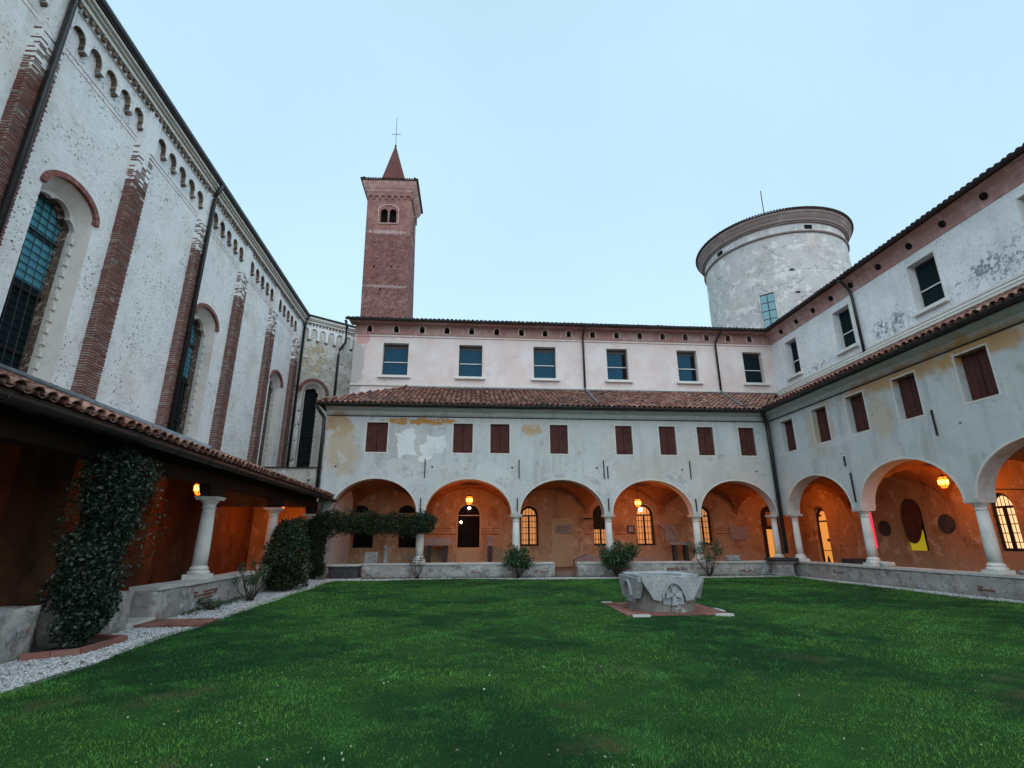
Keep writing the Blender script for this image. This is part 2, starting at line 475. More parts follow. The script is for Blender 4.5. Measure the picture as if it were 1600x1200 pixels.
class MB:
    def __init__(s):
        s.v, s.f = [], []
    def add(s, vs, fs):
        o = len(s.v)
        s.v += [tuple(p) for p in vs]
        s.f += [tuple(i + o for i in f) for f in fs]
        return s
    def box(s, x0, x1, y0, y1, z0, z1, j=0):
        p = [(x, y, z) for x in (x0, x1) for y in (y0, y1) for z in (z0, z1)]
        if j:
            p = [(a + random.uniform(-j, j), b + random.uniform(-j, j), c + random.uniform(-j, j)) for a, b, c in p]
        return s.add(p, [(0, 1, 3, 2), (4, 6, 7, 5), (0, 4, 5, 1), (2, 3, 7, 6), (0, 2, 6, 4), (1, 5, 7, 3)])
    def obox(s, m, hx, hy, hz):
        p = [m @ Vector((a * hx, b * hy, c * hz)) for a in (-1, 1) for b in (-1, 1) for c in (-1, 1)]
        return s.add(p, [(0, 1, 3, 2), (4, 6, 7, 5), (0, 4, 5, 1), (2, 3, 7, 6), (0, 2, 6, 4), (1, 5, 7, 3)])
    def loft(s, rings, cap=True, closed=True):
        n = len(rings[0])
        o = len(s.v)
        for r in rings:
            s.v += [tuple(p) for p in r]
        m = n if closed else n - 1
        for i in range(len(rings) - 1):
            for j in range(m):
                a, b = o + i * n + j, o + i * n + (j + 1) % n
                s.f.append((a, b, b + n, a + n))
        if cap and closed:
            s.f.append(tuple(o + j for j in range(n))[::-1])
            s.f.append(tuple(o + (len(rings) - 1) * n + j for j in range(n)))
        return s
    def lathe(s, prof, n=20, c=(0, 0, 0), cap=True):
        return s.loft([[(c[0] + r * math.cos(2 * PI * j / n), c[1] + r * math.sin(2 * PI * j / n), c[2] + z) for j in range(n)] for r, z in prof], cap)
    def tube(s, pts, r, n=8):
        rings = []
        pts = [Vector(p) for p in pts]
        for i, p in enumerate(pts):
            t = (pts[min(i + 1, len(pts) - 1)] - pts[max(i - 1, 0)]).normalized()
            a = t.cross(Vector((0, 0, 1)))
            if a.length < .05:
                a = t.cross(Vector((1, 0, 0)))
            a.normalize()
            b = t.cross(a)
            rr = r[i] if isinstance(r, (list, tuple)) else r
            rings.append([p + (a * math.cos(2 * PI * j / n) + b * math.sin(2 * PI * j / n)) * rr for j in range(n)])
        return s.loft(rings)
    def mesh(s, name, m):
        me = bpy.data.meshes.new(name)
        me.from_pydata([tuple(v) for v in s.v], [], s.f)
        me.materials.append(m if not isinstance(m, str) else M[m])
        me.validate()
        return me

def fixn(me):
    import bmesh
    b = bmesh.new()
    b.from_mesh(me)
    bmesh.ops.recalc_face_normals(b, faces=b.faces)
    b.to_mesh(me)
    b.free()

def link(o, parent=None, mw=ID):
    COL.objects.link(o)
    WM[o] = mw
    if parent is not None:
        o.parent = parent
        o.matrix_parent_inverse = WM[parent].inverted()
    o.matrix_basis = mw
    return o

def put(name, mb, m, parent=None, mw=ID, smooth=False, fix=True, kind=None):
    me = mb.mesh(name, m) if isinstance(mb, MB) else mb
    if fix and isinstance(mb, MB):
        fixn(me)
    if smooth:
        me.shade_smooth()
    o = bpy.data.objects.new(name, me)
    link(o, parent, mw)
    if kind:
        o['kind'] = kind
    return o

def thing(name, label, cat, base=(0, 0, 0), mw=None, group=None):
    o = bpy.data.objects.new(name, None)
    o.empty_display_size = .2
    link(o, None, (mw if mw is not None else ID) @ Matrix.Translation(base))
    o['label'] = label
    o['category'] = cat
    if group:
        o['group'] = group
    return o

def tag(o, label, cat, group=None):
    o['label'] = label
    o['category'] = cat
    if group:
        o['group'] = group
    return o

def arch_pts(c, hw, zs, rise, n=18):
    return [(c - hw * math.cos(PI * i / n), zs + rise * math.sin(PI * i / n)) for i in range(n + 1)]

def rect(u0, u1, z0, z1):
    return [(u0, z0), (u1, z0), (u1, z1), (u0, z1)]

def circ(c, z, r, n=10):
    return [(c + r * math.cos(2 * PI * i / n), z + r * math.sin(2 * PI * i / n)) for i in range(n)]

def arched(c, hw, z0, zs, rise, n=16):
    return [(c + hw, z0), (c - hw, z0)][::-1][:0] + [(c - hw, z0)] + arch_pts(c, hw, zs, rise, n) + [(c + hw, z0)]

def plate(mb, outline, holes, mp, d0, d1):
    """flat panel with holes between depths d0 and d1; mp(u, z, d) -> point"""
    loops = [outline] + holes
    flat = [p for l in loops for p in l]
    tris = tessellate_polygon([[Vector((u, z, 0)) for u, z in l] for l in loops])
    n = len(flat)
    vs = [mp(u, z, d0) for u, z in flat] + [mp(u, z, d1) for u, z in flat]
    fs = [tuple(t) for t in tris] + [tuple(i + n for i in reversed(t)) for t in tris]
    k = 0
    for l in loops:
        for i in range(len(l)):
            a, b = k + i, k + (i + 1) % len(l)
            fs.append((a, b, b + n, a + n))
        k += len(l)
    mb.add(vs, fs)
    return mb

def strip(mb, path, off_path, mp, d0, d1, closed=False):
    """band between two matching paths, with thickness"""
    n = len(path)
    rings = []
    for a, b in zip(path, off_path):
        rings.append([mp(a[0], a[1], d0), mp(b[0], b[1], d0), mp(b[0], b[1], d1), mp(a[0], a[1], d1)])
    if closed:
        rings.append(rings[0])
    mb.loft(rings, cap=not closed)
    return mb

def grow(path, c, f):
    return [(c[0] + (u - c[0]) * f[0], c[1] + (z - c[1]) * f[1]) for u, z in path]

MPB = lambda Y: (lambda u, z, d: (u, Y + d, z))          # wall facing -y
MPR = lambda X: (lambda u, z, d: (X + d, u, z))          # wall facing -x, u = y
MPL = lambda X: (lambda u, z, d: (X - d, u, z))          # wall facing +x (church frame), u = y

def many(name, mats, me_or_meshes, parent, poses, limit=300, mw=ID, stuffname=None, stuffmat=None):
    """poses: local matrices. The ones that show largest become single objects, the rest one joined part."""
    meshes = me_or_meshes if isinstance(me_or_meshes, list) else [me_or_meshes]
    sc = []
    for p in poses:
        c = (mw @ p).translation
        sc.append(((0 if in_view(c) else 1000) + (c - cam.matrix_world.translation).length, random.random(), p))
    sc.sort(key=lambda t: (t[0], t[1]))
    for s in sc[:limit]:
        o = bpy.data.objects.new(name, random.choice(meshes))
        link(o, parent, mw @ s[2])
    rest = sc[limit:]
    if rest:
        me0 = meshes[0]
        V = np.array([v.co[:] for v in me0.vertices])
        F = [tuple(f.vertices) for f in me0.polygons]
        vs, fs = [], []
        for s in rest:
            P = np.array(s[2])
            Q = V @ P[:3, :3].T + P[:3, 3]
            o_ = len(vs)
            vs += [tuple(q) for q in Q]
            fs += [tuple(i + o_ for i in f) for f in F]
        mb = MB()
        mb.v, mb.f = vs, fs
        put(stuffname or (name + '_field'), mb, stuffmat or mats, parent, mw, fix=False, kind='stuff')

def frame_m(origin, xa, ya, za):
    m = Matrix.Identity(4)
    for i, a in enumerate((xa, ya, za)):
        a = Vector(a).normalized()
        m[0][i], m[1][i], m[2][i] = a
    m[0][3], m[1][3], m[2][3] = origin
    return m

def brick_meshes(name, L, D, Hh, m, k=5, j=.006):
    out = []
    for _ in range(k):
        b = MB().box(-L / 2, L / 2, -D / 2, D / 2, -Hh / 2, Hh / 2, j)
        me = b.mesh(name, m)
        out.append(me)
    return out

def tile_mesh(name, m, up=True, L=.46, r0=.10, r1=.078, th=.014, n=6):
    """barrel tile along +y (up the slope), wide end at y=0"""
    mb = MB()
    sg = 1 if up else -1
    def ring(r, y, t):
        return [((r - t) * math.cos(PI * i / n), y, sg * (r - t) * math.sin(PI * i / n) * .85) for i in range(n + 1)]
    if not up:
        r0, r1 = r1, r0
    a, b, c, d = ring(r0, 0, 0), ring(r1, L, 0), ring(r1, L, th), ring(r0, 0, th)
    o = 0
    k = n + 1
    vs = a + b + c + d
    fs = []
    for i in range(n):
        fs.append((i, i + 1, k + i + 1, k + i))
        fs.append((2 * k + i, 2 * k + i + 1, 3 * k + i + 1, 3 * k + i))
        fs.append((i, i + 1, 3 * k + i + 1, 3 * k + i))
    mb.add(vs, fs)
    me = mb.mesh(name, m)
    fixn(me)
    me.shade_flat()
    return me

TILE = [tile_mesh('roof_tile', M['tile']) for _ in range(1)]
PAN = [tile_mesh('pan_tile', M['tile'], up=False)]
TILED = [tile_mesh('roof_tile_dark', M['tiledark'])]
PAND = [tile_mesh('pan_tile_dark', M['tiledark'], up=False)]

def lay_tiles(parent, P0, along, upv, nrm, ncol, nrow, pitch=.225, expo=.34, keep=None, mw=ID, limit=300, mat='tile', t0=None, jit=1.0):
    """covers laid in rows from the eave up. keep(u, v) says whether a tile lies on the roof"""
    along, upv, nrm = Vector(along).normalized(), Vector(upv).normalized(), Vector(nrm).normalized()
    poses, pans = [], []
    for i in range(ncol):
        for j in range(nrow):
            u = (i + .5) * pitch
            v = j * expo
            if keep and not keep(u, v):
                continue
            du, dv = random.gauss(0, .007) * jit, random.gauss(0, .012) * jit
            dn = .055 + random.gauss(0, .005) * jit
            o = Vector(P0) + along * (u + du) + upv * (v + dv) + nrm * dn
            tilt = .045
            y = (upv - nrm * tilt + along * random.gauss(0, .025) * jit).normalized()
            x = y.cross(nrm).normalized()
            z = x.cross(y)
            poses.append(frame_m(o, x, y, z))
            if j < 2:
                o2 = Vector(P0) + along * (u + pitch / 2) + upv * (v + dv + .015) + nrm * .075
                pans.append(frame_m(o2, x, y, z))
    covers, pansm = (TILED, PAND) if mat == 'tiledark' else (TILE, PAN)
    many('roof_tile', M[mat], covers, parent, poses, limit, mw)
    lim2 = max(0, min(90, 290 - limit)) if limit < 290 else 0
    many('pan_tile', M[mat], pansm, parent, pans, lim2, mw)

def gutter(mb, a, b, r=.085, n=8):
    a, b = Vector(a), Vector(b)
    t = (b - a).normalized()
    s = t.cross(Vector((0, 0, 1)))
    up = Vector((0, 0, 1))
    rings = []
    for p in (a, b):
        ro = [p + s * r * math.cos(PI * i / n) - up * r * math.sin(PI * i / n) for i in range(n + 1)]
        ri = [p + s * (r - .012) * math.cos(PI * i / n) - up * (r - .012) * math.sin(PI * i / n) for i in range(n, -1, -1)]
        rings.append(ro + ri)
    mb.loft(rings)
    return mb

# ------------------------------------------------------------------ the ground
GZ = .06
g = MB().add([(-700, -700, -.02), (700, -700, -.02), (700, 700, -.02), (-700, 700, -.02)], [(0, 1, 2, 3)])
put('ground', g, 'earth', kind='structure')
g = MB().add([(-6.6, -6, GZ - .03), (13.9, -6, GZ - .03), (13.9, 22.4, GZ - .03), (-6.6, 22.4, GZ - .03)], [(0, 1, 2, 3)])
put('gravel_path', g, 'gravelbed', kind='structure')

LWN_X0 = lambda y: -4.62 - .026 * y * .9 + .35 - .12 * math.sin(y * .9) * .3 - .18
def lawn_left(y):
    return -4.5 * .9997 - .0262 * y + .035 * math.sin(y * 1.9) + .02 * math.sin(y * 5.1 + 1)
nx, ny = 90, 120
vs, fs = [], []
y0, y1 = -6.0, 20.35
for j in range(ny + 1):
    y = y0 + (y1 - y0) * j / ny
    for i in range(nx + 1):
        s = i / nx
        xl = lawn_left(y)
        xr = 12.68 + .015 * math.sin(y * 2.3)
        x = xl + (xr - xl) * s
        yy = y if j < ny else y + .03 * math.sin(x * 2.1) + .02 * math.sin(x * 5.3)
        e = min(1, min(s * (xr - xl), (1 - s) * (xr - xl), (y1 - y)) / .12)
        z = GZ - .035 + .045 * max(0, e) ** .5
        z += (.018 * math.sin(x * .9 + y * .4) + .014 * math.sin(y * 1.3 - x * .5)) * max(0, min(1, e))
        vs.append((x, yy, z))
for j in range(ny):
    for i in range(nx):
        a = j * (nx + 1) + i
        fs.append((a, a + 1, a + nx + 2, a + nx + 1))
g = MB().add(vs, fs)
lawn = put('lawn', g, 'lawn', kind='structure', smooth=True)

def lawn_z(x, y):
    return GZ + .01 + .018 * np.sin(x * .9 + y * .4) + .014 * np.sin(y * 1.3 - x * .5)

# gallery floors behind the low walls
fl = MB()
fl.box(-6.0, 16.75, 21.95, 25.75, -.2, .22)
fl.box(13.75, 16.75, 2.0, 21.94, -.2, .22)
put('gallery_floor', fl, 'floor', kind='structure')
fl = MB().box(-9.7, -6.0, 1.0, 25.0, -.2, .16)
put('gallery_floor', fl, 'floor', mw=LF, kind='structure')

# ------------------------------------------------------------------ columns of the galleries
def column(parent, x, y, z0, z1, yaw=0, mw=ID, name='column', sh=.155):
    """base, shaft and capital between z0 and z1"""
    m = mw @ Matrix.Translation((x, y, 0)) @ Matrix.Rotation(yaw, 4, 'Z')
    H = z1 - z0
    b = MB().box(-.23, .23, -.23, .23, z0 - .02, z0 + .09)
    b.lathe([(.22, z0 + .09), (.232, z0 + .115), (.22, z0 + .15), (.185, z0 + .165), (.185, z0 + .18), (.2, z0 + .2), (.185, z0 + .225), (sh + .015, z0 + .24), (sh, z0 + .27)], 24)
    base = put('column', b, 'white', parent, m)
    base['label'] = None
    del base['label']
    s = MB().lathe([(sh, z0 + .27), (sh * 1.01, z0 + .27 + H * .2), (sh * .97, z0 + H * .55), (sh * .86, z1 - .25)], 24)
    put('shaft', s, 'white', base, m, smooth=True)
    c = MB().lathe([(sh * .86, z1 - .27), (sh * 1.0, z1 - .255), (sh * 1.0, z1 - .235), (sh * .88, z1 - .22), (sh * .9, z1 - .17), (sh * 1.05, z1 - .14), (sh * 1.22, z1 - .1), (sh * 1.3, z1 - .075)], 24)
    c.box(-.225, .225, -.225, .225, z1 - .075, z1 - .035)
    c.box(-.245, .245, -.245, .245, z1 - .035, z1)
    put('capital', c, 'white', base, m)
    return base

# ------------------------------------------------------------------ vaults
def vault(mb, x0, x1, y0, y1, zs, rx, ry, n=16):
    """cross vault over a rectangle: the higher of two barrels"""
    vs, fs = [], []
    cx, cy, hx, hy = (x0 + x1) / 2, (y0 + y1) / 2, (x1 - x0) / 2, (y1 - y0) / 2
    for j in range(n + 1):
        for i in range(n + 1):
            x = cx - hx * math.cos(PI * i / n)
            y = cy - hy * math.cos(PI * j / n)
            a = math.sqrt(max(0, 1 - ((x - cx) / hx) ** 2)) * rx
            b = math.sqrt(max(0, 1 - ((y - cy) / hy) ** 2)) * ry
            vs.append((x, y, zs + max(a, b)))
    for j in range(n):
        for i in range(n):
            k = j * (n + 1) + i
            fs.append((k, k + n + 1, k + n + 2, k + 1))
    mb.add(vs, fs)

# ------------------------------------------------------------------ the wing across the far side of the court
YF, YI, XR, XU = 21.5, 25.7, 13.27, 16.7
wing = thing('cloister_wing', 'two-storey wing across the far lawn edge, five arches, oxblood shutters, pink upper storey', 'building', (3.4, YF + .2, 0))
ac = [(-3.93, 1.72), (-.11, 1.775), (3.79, 1.77), (7.65, 1.74), (11.38, 1.68)]
SPR, RISE = 2.47, 1.42
out = [(-6.12, SPR)]
path = []
for c, h in ac:
    a = arch_pts(c, h, SPR, RISE, 24)
    path += a
out = [(-6.12, SPR)] + path + [(XR + .45, SPR), (XR + .45, 6.95), (-6.12, 6.95)]
shut = [(-4.02, .44), (-.41, .41), (1.17, .41), (3.72, .39), (6.59, .37), (8.55, .37), (10.28, .37), (12.19, .365)]
SZ0, SZ1 = 4.99, 6.25
holes = [rect(c - h, c + h, SZ0, SZ1) for c, h in shut]
dots = [(-5.6, 4.38), (-1.66, 4.38), (1.69, 4.38), (5.32, 4.4), (9.07, 4.35), (12.4, 4.3)]
holes += [circ(u, z, .045, 8) for u, z in dots]
w = plate(MB(), out, holes, MPB(YF), 0, .5)
put('facade_wall', w, 'lower', wing)
mb = MB().box(-6.12, -5.66, YF + .02, YF + .48, 0, SPR - .002)
put('corner_pier', mb, 'lower', wing)
mb = MB().box(-6.125, -5.62, YF + .5, YI - .3, -.1, 6.9)
put('end_wall', mb, 'lower', wing)
mb = MB()
for c, h in ac:
    a = arch_pts(c, h, SPR + .002, RISE, 28)
    b = [(c + (u - c) * (1 + .06 / h), SPR + .002 + (z - SPR) * (1 + .06 / RISE)) for u, z in a]
    put('arch_trim', strip(MB(), a, b, MPB(YF), -.015, .03), 'trim', wing)
for i, (c, h) in enumerate(shut):
    f = MB()
    o = rect(c - h - .055, c + h + .055, SZ0 - .055, SZ1 + .055)
    plate(f, o, [rect(c - h - .001, c + h + .001, SZ0 - .001, SZ1 + .001)], MPB(YF), -.008, .02)
    wn = put('window', f, 'trim', wing)
    for s in (-1, 1):
        p = MB()
        x0, x1 = (c - h, c - .004) if s < 0 else (c + .004, c + h)
        p.box(x0 + .004, x1 - .004, YF + .10, YF + .13, SZ0 + .01, SZ1 - .01)
        for q in range(3):
            a = x0 + .01 + (x1 - x0 - .02) * q / 3
            b = x0 + .01 + (x1 - x0 - .02) * (q + 1) / 3 - .008
            p.box(a, b, YF + .085, YF + .0995, SZ0 + .015, SZ1 - .015)
        put('shutter', p, 'shutter', wn)
    put('window_back', MB().box(c - h - .02, c + h + .02, YF + .2, YF + .24, SZ0 - .02, SZ1 + .02), 'void', wn)
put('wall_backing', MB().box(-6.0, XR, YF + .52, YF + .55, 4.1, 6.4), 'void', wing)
# ragged repairs in pale plaster
def ragged(pts, amp=.16, lev=4):
    for _ in range(lev):
        o_ = []
        for a, b in zip(pts, pts[1:] + pts[:1]):
            dx, dz = b[0] - a[0], b[1] - a[1]
            q_ = random.uniform(-amp, amp)
            o_ += [a, ((a[0] + b[0]) / 2 - dz * q_, (a[1] + b[1]) / 2 + dx * q_)]
        pts = o_
    return pts
M['patch'] = wall_mat('white_plaster_repair', (.72, .75, .76), [('noise', (.56, .59, .60), 2.5, .5, .66, .7), ('noise', (.40, .42, .42), 9, .60, .68, .6)], bump=.3)
M['patchdim'] = wall_mat('grey_plaster_repair', (.56, .575, .57), [('noise', (.40, .42, .41), 3, .46, .58, .95), ('noise', (.62, .64, .64), 6, .56, .66, .6)], bump=.3)
for pm, pts in (('patch', [(-3.28, 5.82), (-3.04, 5.79), (-2.93, 5.94), (-2.48, 5.99), (-2.36, 5.68), (-2.48, 5.4), (-2.38, 5.01), (-2.15, 4.83), (-2.63, 4.9), (-3.06, 4.7), (-3.12, 5.03), (-3.2, 5.27)]),
                ('patch', [(-1.98, 5.75), (-1.16, 5.79), (-1.1, 5.3), (-1.25, 4.98), (-1.66, 4.98), (-1.68, 4.77), (-1.96, 4.59), (-2.3, 4.70), (-2.05, 4.89), (-2.24, 5.28), (-1.93, 5.4)]),
                ('patchdim', [(-1.55, 4.48), (-1.32, 4.43), (-1.01, 4.54), (-.36, 4.33), (-.15, 4.6), (.07, 4.39), (.02, 4.06), (-.35, 4.02), (-.99, 4.02), (-1.3, 4.22)]),
                ('patchdim', [(.95, 3.86), (1.14, 4.02), (1.57, 3.97), (1.62, 3.4), (1.42, 3.5), (1.2, 3.66)]),
                ('patchdim', [(2.87, 4.03), (3.31, 4.19), (3.94, 4.09), (3.9, 4.0), (3.2, 3.99)]),
                ('patchdim', [(4.74, 4.07), (5.17, 4.02), (5.50, 3.78), (5.50, 3.2), (5.36, 3.4), (5.1, 3.74)]),
                ('patchdim', [(-5.6, 3.6), (-5.3, 4.1), (-5.0, 4.0), (-5.05, 3.75), (-5.35, 3.4)]),
                ('patchdim', [(-3.3, 4.4), (-2.9, 4.6), (-2.5, 4.45), (-2.45, 4.0), (-2.75, 3.9), (-2.9, 4.05)]),
                ('patchdim', [(8.2, 4.0), (8.9, 4.12), (9.3, 3.9), (9.35, 3.3), (9.2, 3.3), (9.0, 3.75)])):
    put('plaster_patch', plate(MB(), ragged(pts), [], MPB(YF), -.006, -.0015), pm, wing)
# iron wall anchors
for u in (-1.95, 1.98, 5.62, 5.78, 9.42):
    put('wall_anchor', MB().box(u - .018, u + .018, YF - .05, YF - .002, 3.95, 4.72 - (.25 if u == 5.78 else 0)), 'iron', wing)
for u in (-2.06, 1.90, 5.74, 9.52):
    put('wall_anchor', MB().box(u - .02, u + .02, YF - .06, YF - .002, 2.6, 3.12), 'iron', wing)
# cornice band under the eave
put('string_course', MB().box(-6.14, XR - .03, YF - .03, YF - .001, 6.50, 6.535), 'iron', wing)
cv = MB()
prof = [(YF - .002, 6.54), (YF - .06, 6.6), (YF - .10, 6.72), (YF - .28, 6.80), (YF - .36, 6.82), (YF - .36, 6.86), (YF, 6.86)]
cv.loft([[(-6.16, y, z) for y, z in prof], [(XR - .1, y, z) for y, z in prof]])
put('eave_cornice', cv, 'lower', wing)
gm = gutter(MB(), (-6.45, 20.93, 6.93), (12.72, 20.93, 6.93), .09)
put('gutter', gm, 'gutter', wing)

# lower roof of the wing with a hipped left end
RZ0, RZ1, RY0 = 6.93, 9.0, 21.0
def rz(y):
    return RZ0 + (RZ1 - RZ0) * (y - RY0) / (YI - RY0)
HX = -3.32
roof = MB()
EXL, EXR = -6.42, 12.8
roof.add([(EXL, RY0, RZ0), (EXR, RY0, RZ0), (XU, YI, RZ1), (HX, YI, RZ1), (EXL, RY0, RZ0 - .07), (EXR, RY0, RZ0 - .07), (XU, YI, RZ1 - .07), (HX, YI, RZ1 - .07)],
         [(0, 1, 2, 3), (7, 6, 5, 4), (0, 4, 5, 1), (0, 3, 7, 4), (1, 5, 6, 2), (3, 2, 6, 7)])
rf = put('roof', roof, 'roofbed', wing)
sl = math.hypot(YI - RY0, RZ1 - RZ0)
up = Vector((0, YI - RY0, RZ1 - RZ0)) / sl
nr = Vector((0, -up.z, up.y))
def keep(u, v):
    x = EXL + u
    t = v / sl
    return EXL + (HX - EXL) * t < x < EXR + .02 + (XU - EXR) * t and t < .985
lay_tiles(rf, (EXL, RY0 - .06, RZ0 - .03), (1, 0, 0), up, nr, 103, 16, .225, .33, keep, limit=200)
# hipped end
hr = MB().add([(EXL, RY0, RZ0), (HX, YI, RZ1), (EXL, YI + .6, RZ0), (EXL, RY0, RZ0 - .07), (HX, YI, RZ1 - .07), (EXL, YI + .6, RZ0 - .07)],
              [(0, 1, 2), (5, 4, 3), (0, 3, 4, 1), (1, 4, 5, 2), (0, 2, 5, 3)])
hipr = put('hip_roof', hr, 'roofbed', wing)
sh_ = math.hypot(HX - EXL, RZ1 - RZ0)
uph = Vector((HX - EXL, 0, RZ1 - RZ0)) / sh_
nh = Vector((-uph.z, 0, uph.x))
lay_tiles(hipr, (EXL - .05, YI + .5, RZ0 - .03), (0, -1, 0), uph, nh, 23, 11, .225, .33,
          lambda u, v: (YI + .5 - u) > RY0 + v / sh_ * (YI - RY0) and v / sh_ < 1, limit=0)
hp = []
A, B = Vector((EXL, RY0, RZ0 + .04)), Vector((HX, YI, RZ1 + .04))
dv = (B - A)
nn = int(dv.length / .33)
for i in range(nn):
    y = dv.normalized()
    x = y.cross(Vector((0, 0, 1))).normalized()
    z = x.cross(y)
    hp.append(frame_m(A + y * (i * .33) + z * .03, x, (y - z * .04), z))
many('ridge_tile', M['tile'], TILE, rf, hp, 40)
# valley flashing and sloping leads across the tiles
mb = MB().tube([(EXR - .05, RY0, RZ0 + .06), (XU - .05, YI, RZ1 + .06)], .05, 6)
put('valley_flashing', mb, 'zinc', rf)
mb = MB()
for xa, xb in ((5.92, 5.45), (13.42, 12.0)):
    t0, t1 = .97, .02
    a = Vector((xa, RY0 + (YI - RY0) * t0, RZ0 + (RZ1 - RZ0) * t0 + .17))
    b = Vector((xb, RY0 + (YI - RY0) * t1, RZ0 + (RZ1 - RZ0) * t1 + .17))
    put('roof_drain', MB().tube([a, b], .05, 8), 'zinc', rf)

# upper storey
uw = [(-4.15, .66), (-.19, .62), (3.80, .60), (7.80, .58), (11.74, .56), (15.52, .55)]
UZ0, UZ1 = 9.68, 11.5
out = [(-6.35, 7.0), (XU, 7.0), (XU, 12.55), (-6.35, 12.55)]
vu = [-5.61, -4.2, -2.83, -1.5, -.17, 1.2, 2.55, 3.85, 5.17, 6.5, 7.85, 9.16, 10.47, 11.77, 13.0, 14.25, 15.5]
vents = [arched(u, .135, 12.12, 12.36, .13, 8) for u in vu]
u_wall = plate(MB(), [(-6.35, 7.0), (XU, 7.0), (XU, 12.02), (-6.35, 12.02)], [rect(c - h, c + h, UZ0, UZ1) for c, h in uw], MPB(YI), 0, .45)
put('upper_wall', u_wall, 'upper', wing)
vw = plate(MB(), [(-6.35, 12.021), (XU, 12.021), (XU, 12.56), (-6.35, 12.56)], vents, MPB(YI), -.02, .45)
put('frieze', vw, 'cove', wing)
put('moulding', MB().box(-6.37, XU - .02, YI - .045, YI - .003, 11.98, 12.02), 'cove', wing)
put('moulding', MB().box(-6.37, XU - .02, YI - .030, YI - .003, 11.84, 11.865), 'cove', wing)
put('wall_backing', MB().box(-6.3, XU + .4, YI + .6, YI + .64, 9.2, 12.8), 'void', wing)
for v, u in zip(vents, vu):
    inner = v[:-1] + [v[-1]]
    o2 = [(u + (a - u) * 1.36, 12.12 + (b - 12.12) * 1.10) for a, b in v]
    put('vent', strip(MB(), v, o2, MPB(YI), -.028, -.005), 'trim', wing)
for i, (c, h) in enumerate(uw):
    o = rect(c - h - .05, c + h + .05, UZ0 - .001, UZ1 + .05)
    f = plate(MB(), o, [rect(c - h - .001, c + h + .001, UZ0, UZ1 + .001)], MPB(YI), -.008, .02)
    wn = put('window', f, 'trim', wing)
    put('sill', MB().box(c - h - .17, c + h + .17, YI - .16, YI - .009, UZ0 - .13, UZ0 - .002), 'sill', wn)
    fr = MB()
    Y = YI + .27
    fr.box(c - h, c - h + .06, Y, Y + .05, UZ0, UZ1)
    fr.box(c + h - .06, c + h, Y, Y + .05, UZ0, UZ1)
    fr.box(c - h + .06, c + h - .06, Y, Y + .05, UZ1 - .22, UZ1)
    fr.box(c - h + .06, c + h - .06, Y, Y + .05, UZ0, UZ0 + .05)
    put('frame', fr, 'frame', wn)
    put('mid_rail', MB().box(c - h + .05, c + h - .03, Y - .03, Y - .001, 10.48, 10.525), 'whitebar', wn)
    for z0, z1 in ((UZ0 + .05, 10.49), (10.52, UZ1 - .12)):
        put('pane', MB().box(c - h + .06, c + h - .06, Y + .02, Y + .03, z0, z1), 'glass' if i < 5 else 'leadlow', wn)
    if i in (3, 4):
        put('side_blind', MB().box(c + h - .24, c + h - .061, Y + .005, Y + .018, UZ0 + .05, UZ1 - .22), 'void', wn)
# band above the roof foot
put('string_course', MB().box(-6.36, XU - .1, YI - .07, YI - .001, 9.12, 9.20), 'trim', wing)
put('flashing', MB().box(-3.3, XU - .3, YI - .1, YI - .001, 9.03, 9.117), 'zinc', wing)
# upper eave
ev = MB()
prof = [(YI - .021, 12.52), (YI - .08, 12.53), (YI - .12, 12.54), (YI - .45, 12.55), (YI - .45, 12.585), (YI + .3, 12.60)]
ev.loft([[(-6.6, y, z) for y, z in prof], [(XU - .1, y, z) for y, z in prof]])
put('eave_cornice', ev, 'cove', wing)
r2 = MB().add([(-6.75, 25.15, 12.60), (16.4, 25.15, 12.60), (21, 30, 14.6), (-6.75, 30, 14.6), (-6.75, 25.15, 12.56), (16.4, 25.15, 12.56), (21, 30, 14.5), (-6.75, 30, 14.5)],
              [(0, 1, 2, 3), (7, 6, 5, 4), (0, 4, 5, 1), (0, 3, 7, 4), (1, 5, 6, 2), (3, 2, 6, 7)])
r2.add([(-6.75, 35, 12.5), (26, 35, 12.5), (21, 30, 14.6), (-6.75, 30, 14.6)], [(0, 3, 2, 1)])
ur = put('upper_roof', r2, 'roofbed', wing)
up2 = Vector((0, 4.85, 2)).normalized()
n2 = Vector((0, -up2.z, up2.y))
lay_tiles(ur, (-6.75, 25.10, 12.58), (1, 0, 0), up2, n2, 103, 2, .225, .34, None, limit=110, mat='tiledark')
put('upper_gutter', gutter(MB(), (-6.75, 25.02, 12.60), (16.35, 25.02, 12.60), .07), 'gutter', wing)
# body behind the facade so the wing has its depth
put('rear_wall', MB().box(-6.4, 22, 34.5, 35, 0, 12.4), 'upper', wing)
put('gable_end_wall', MB().box(-6.35, -5.95, YI + .46, 34.49, 0, 12.5), 'upper', wing)
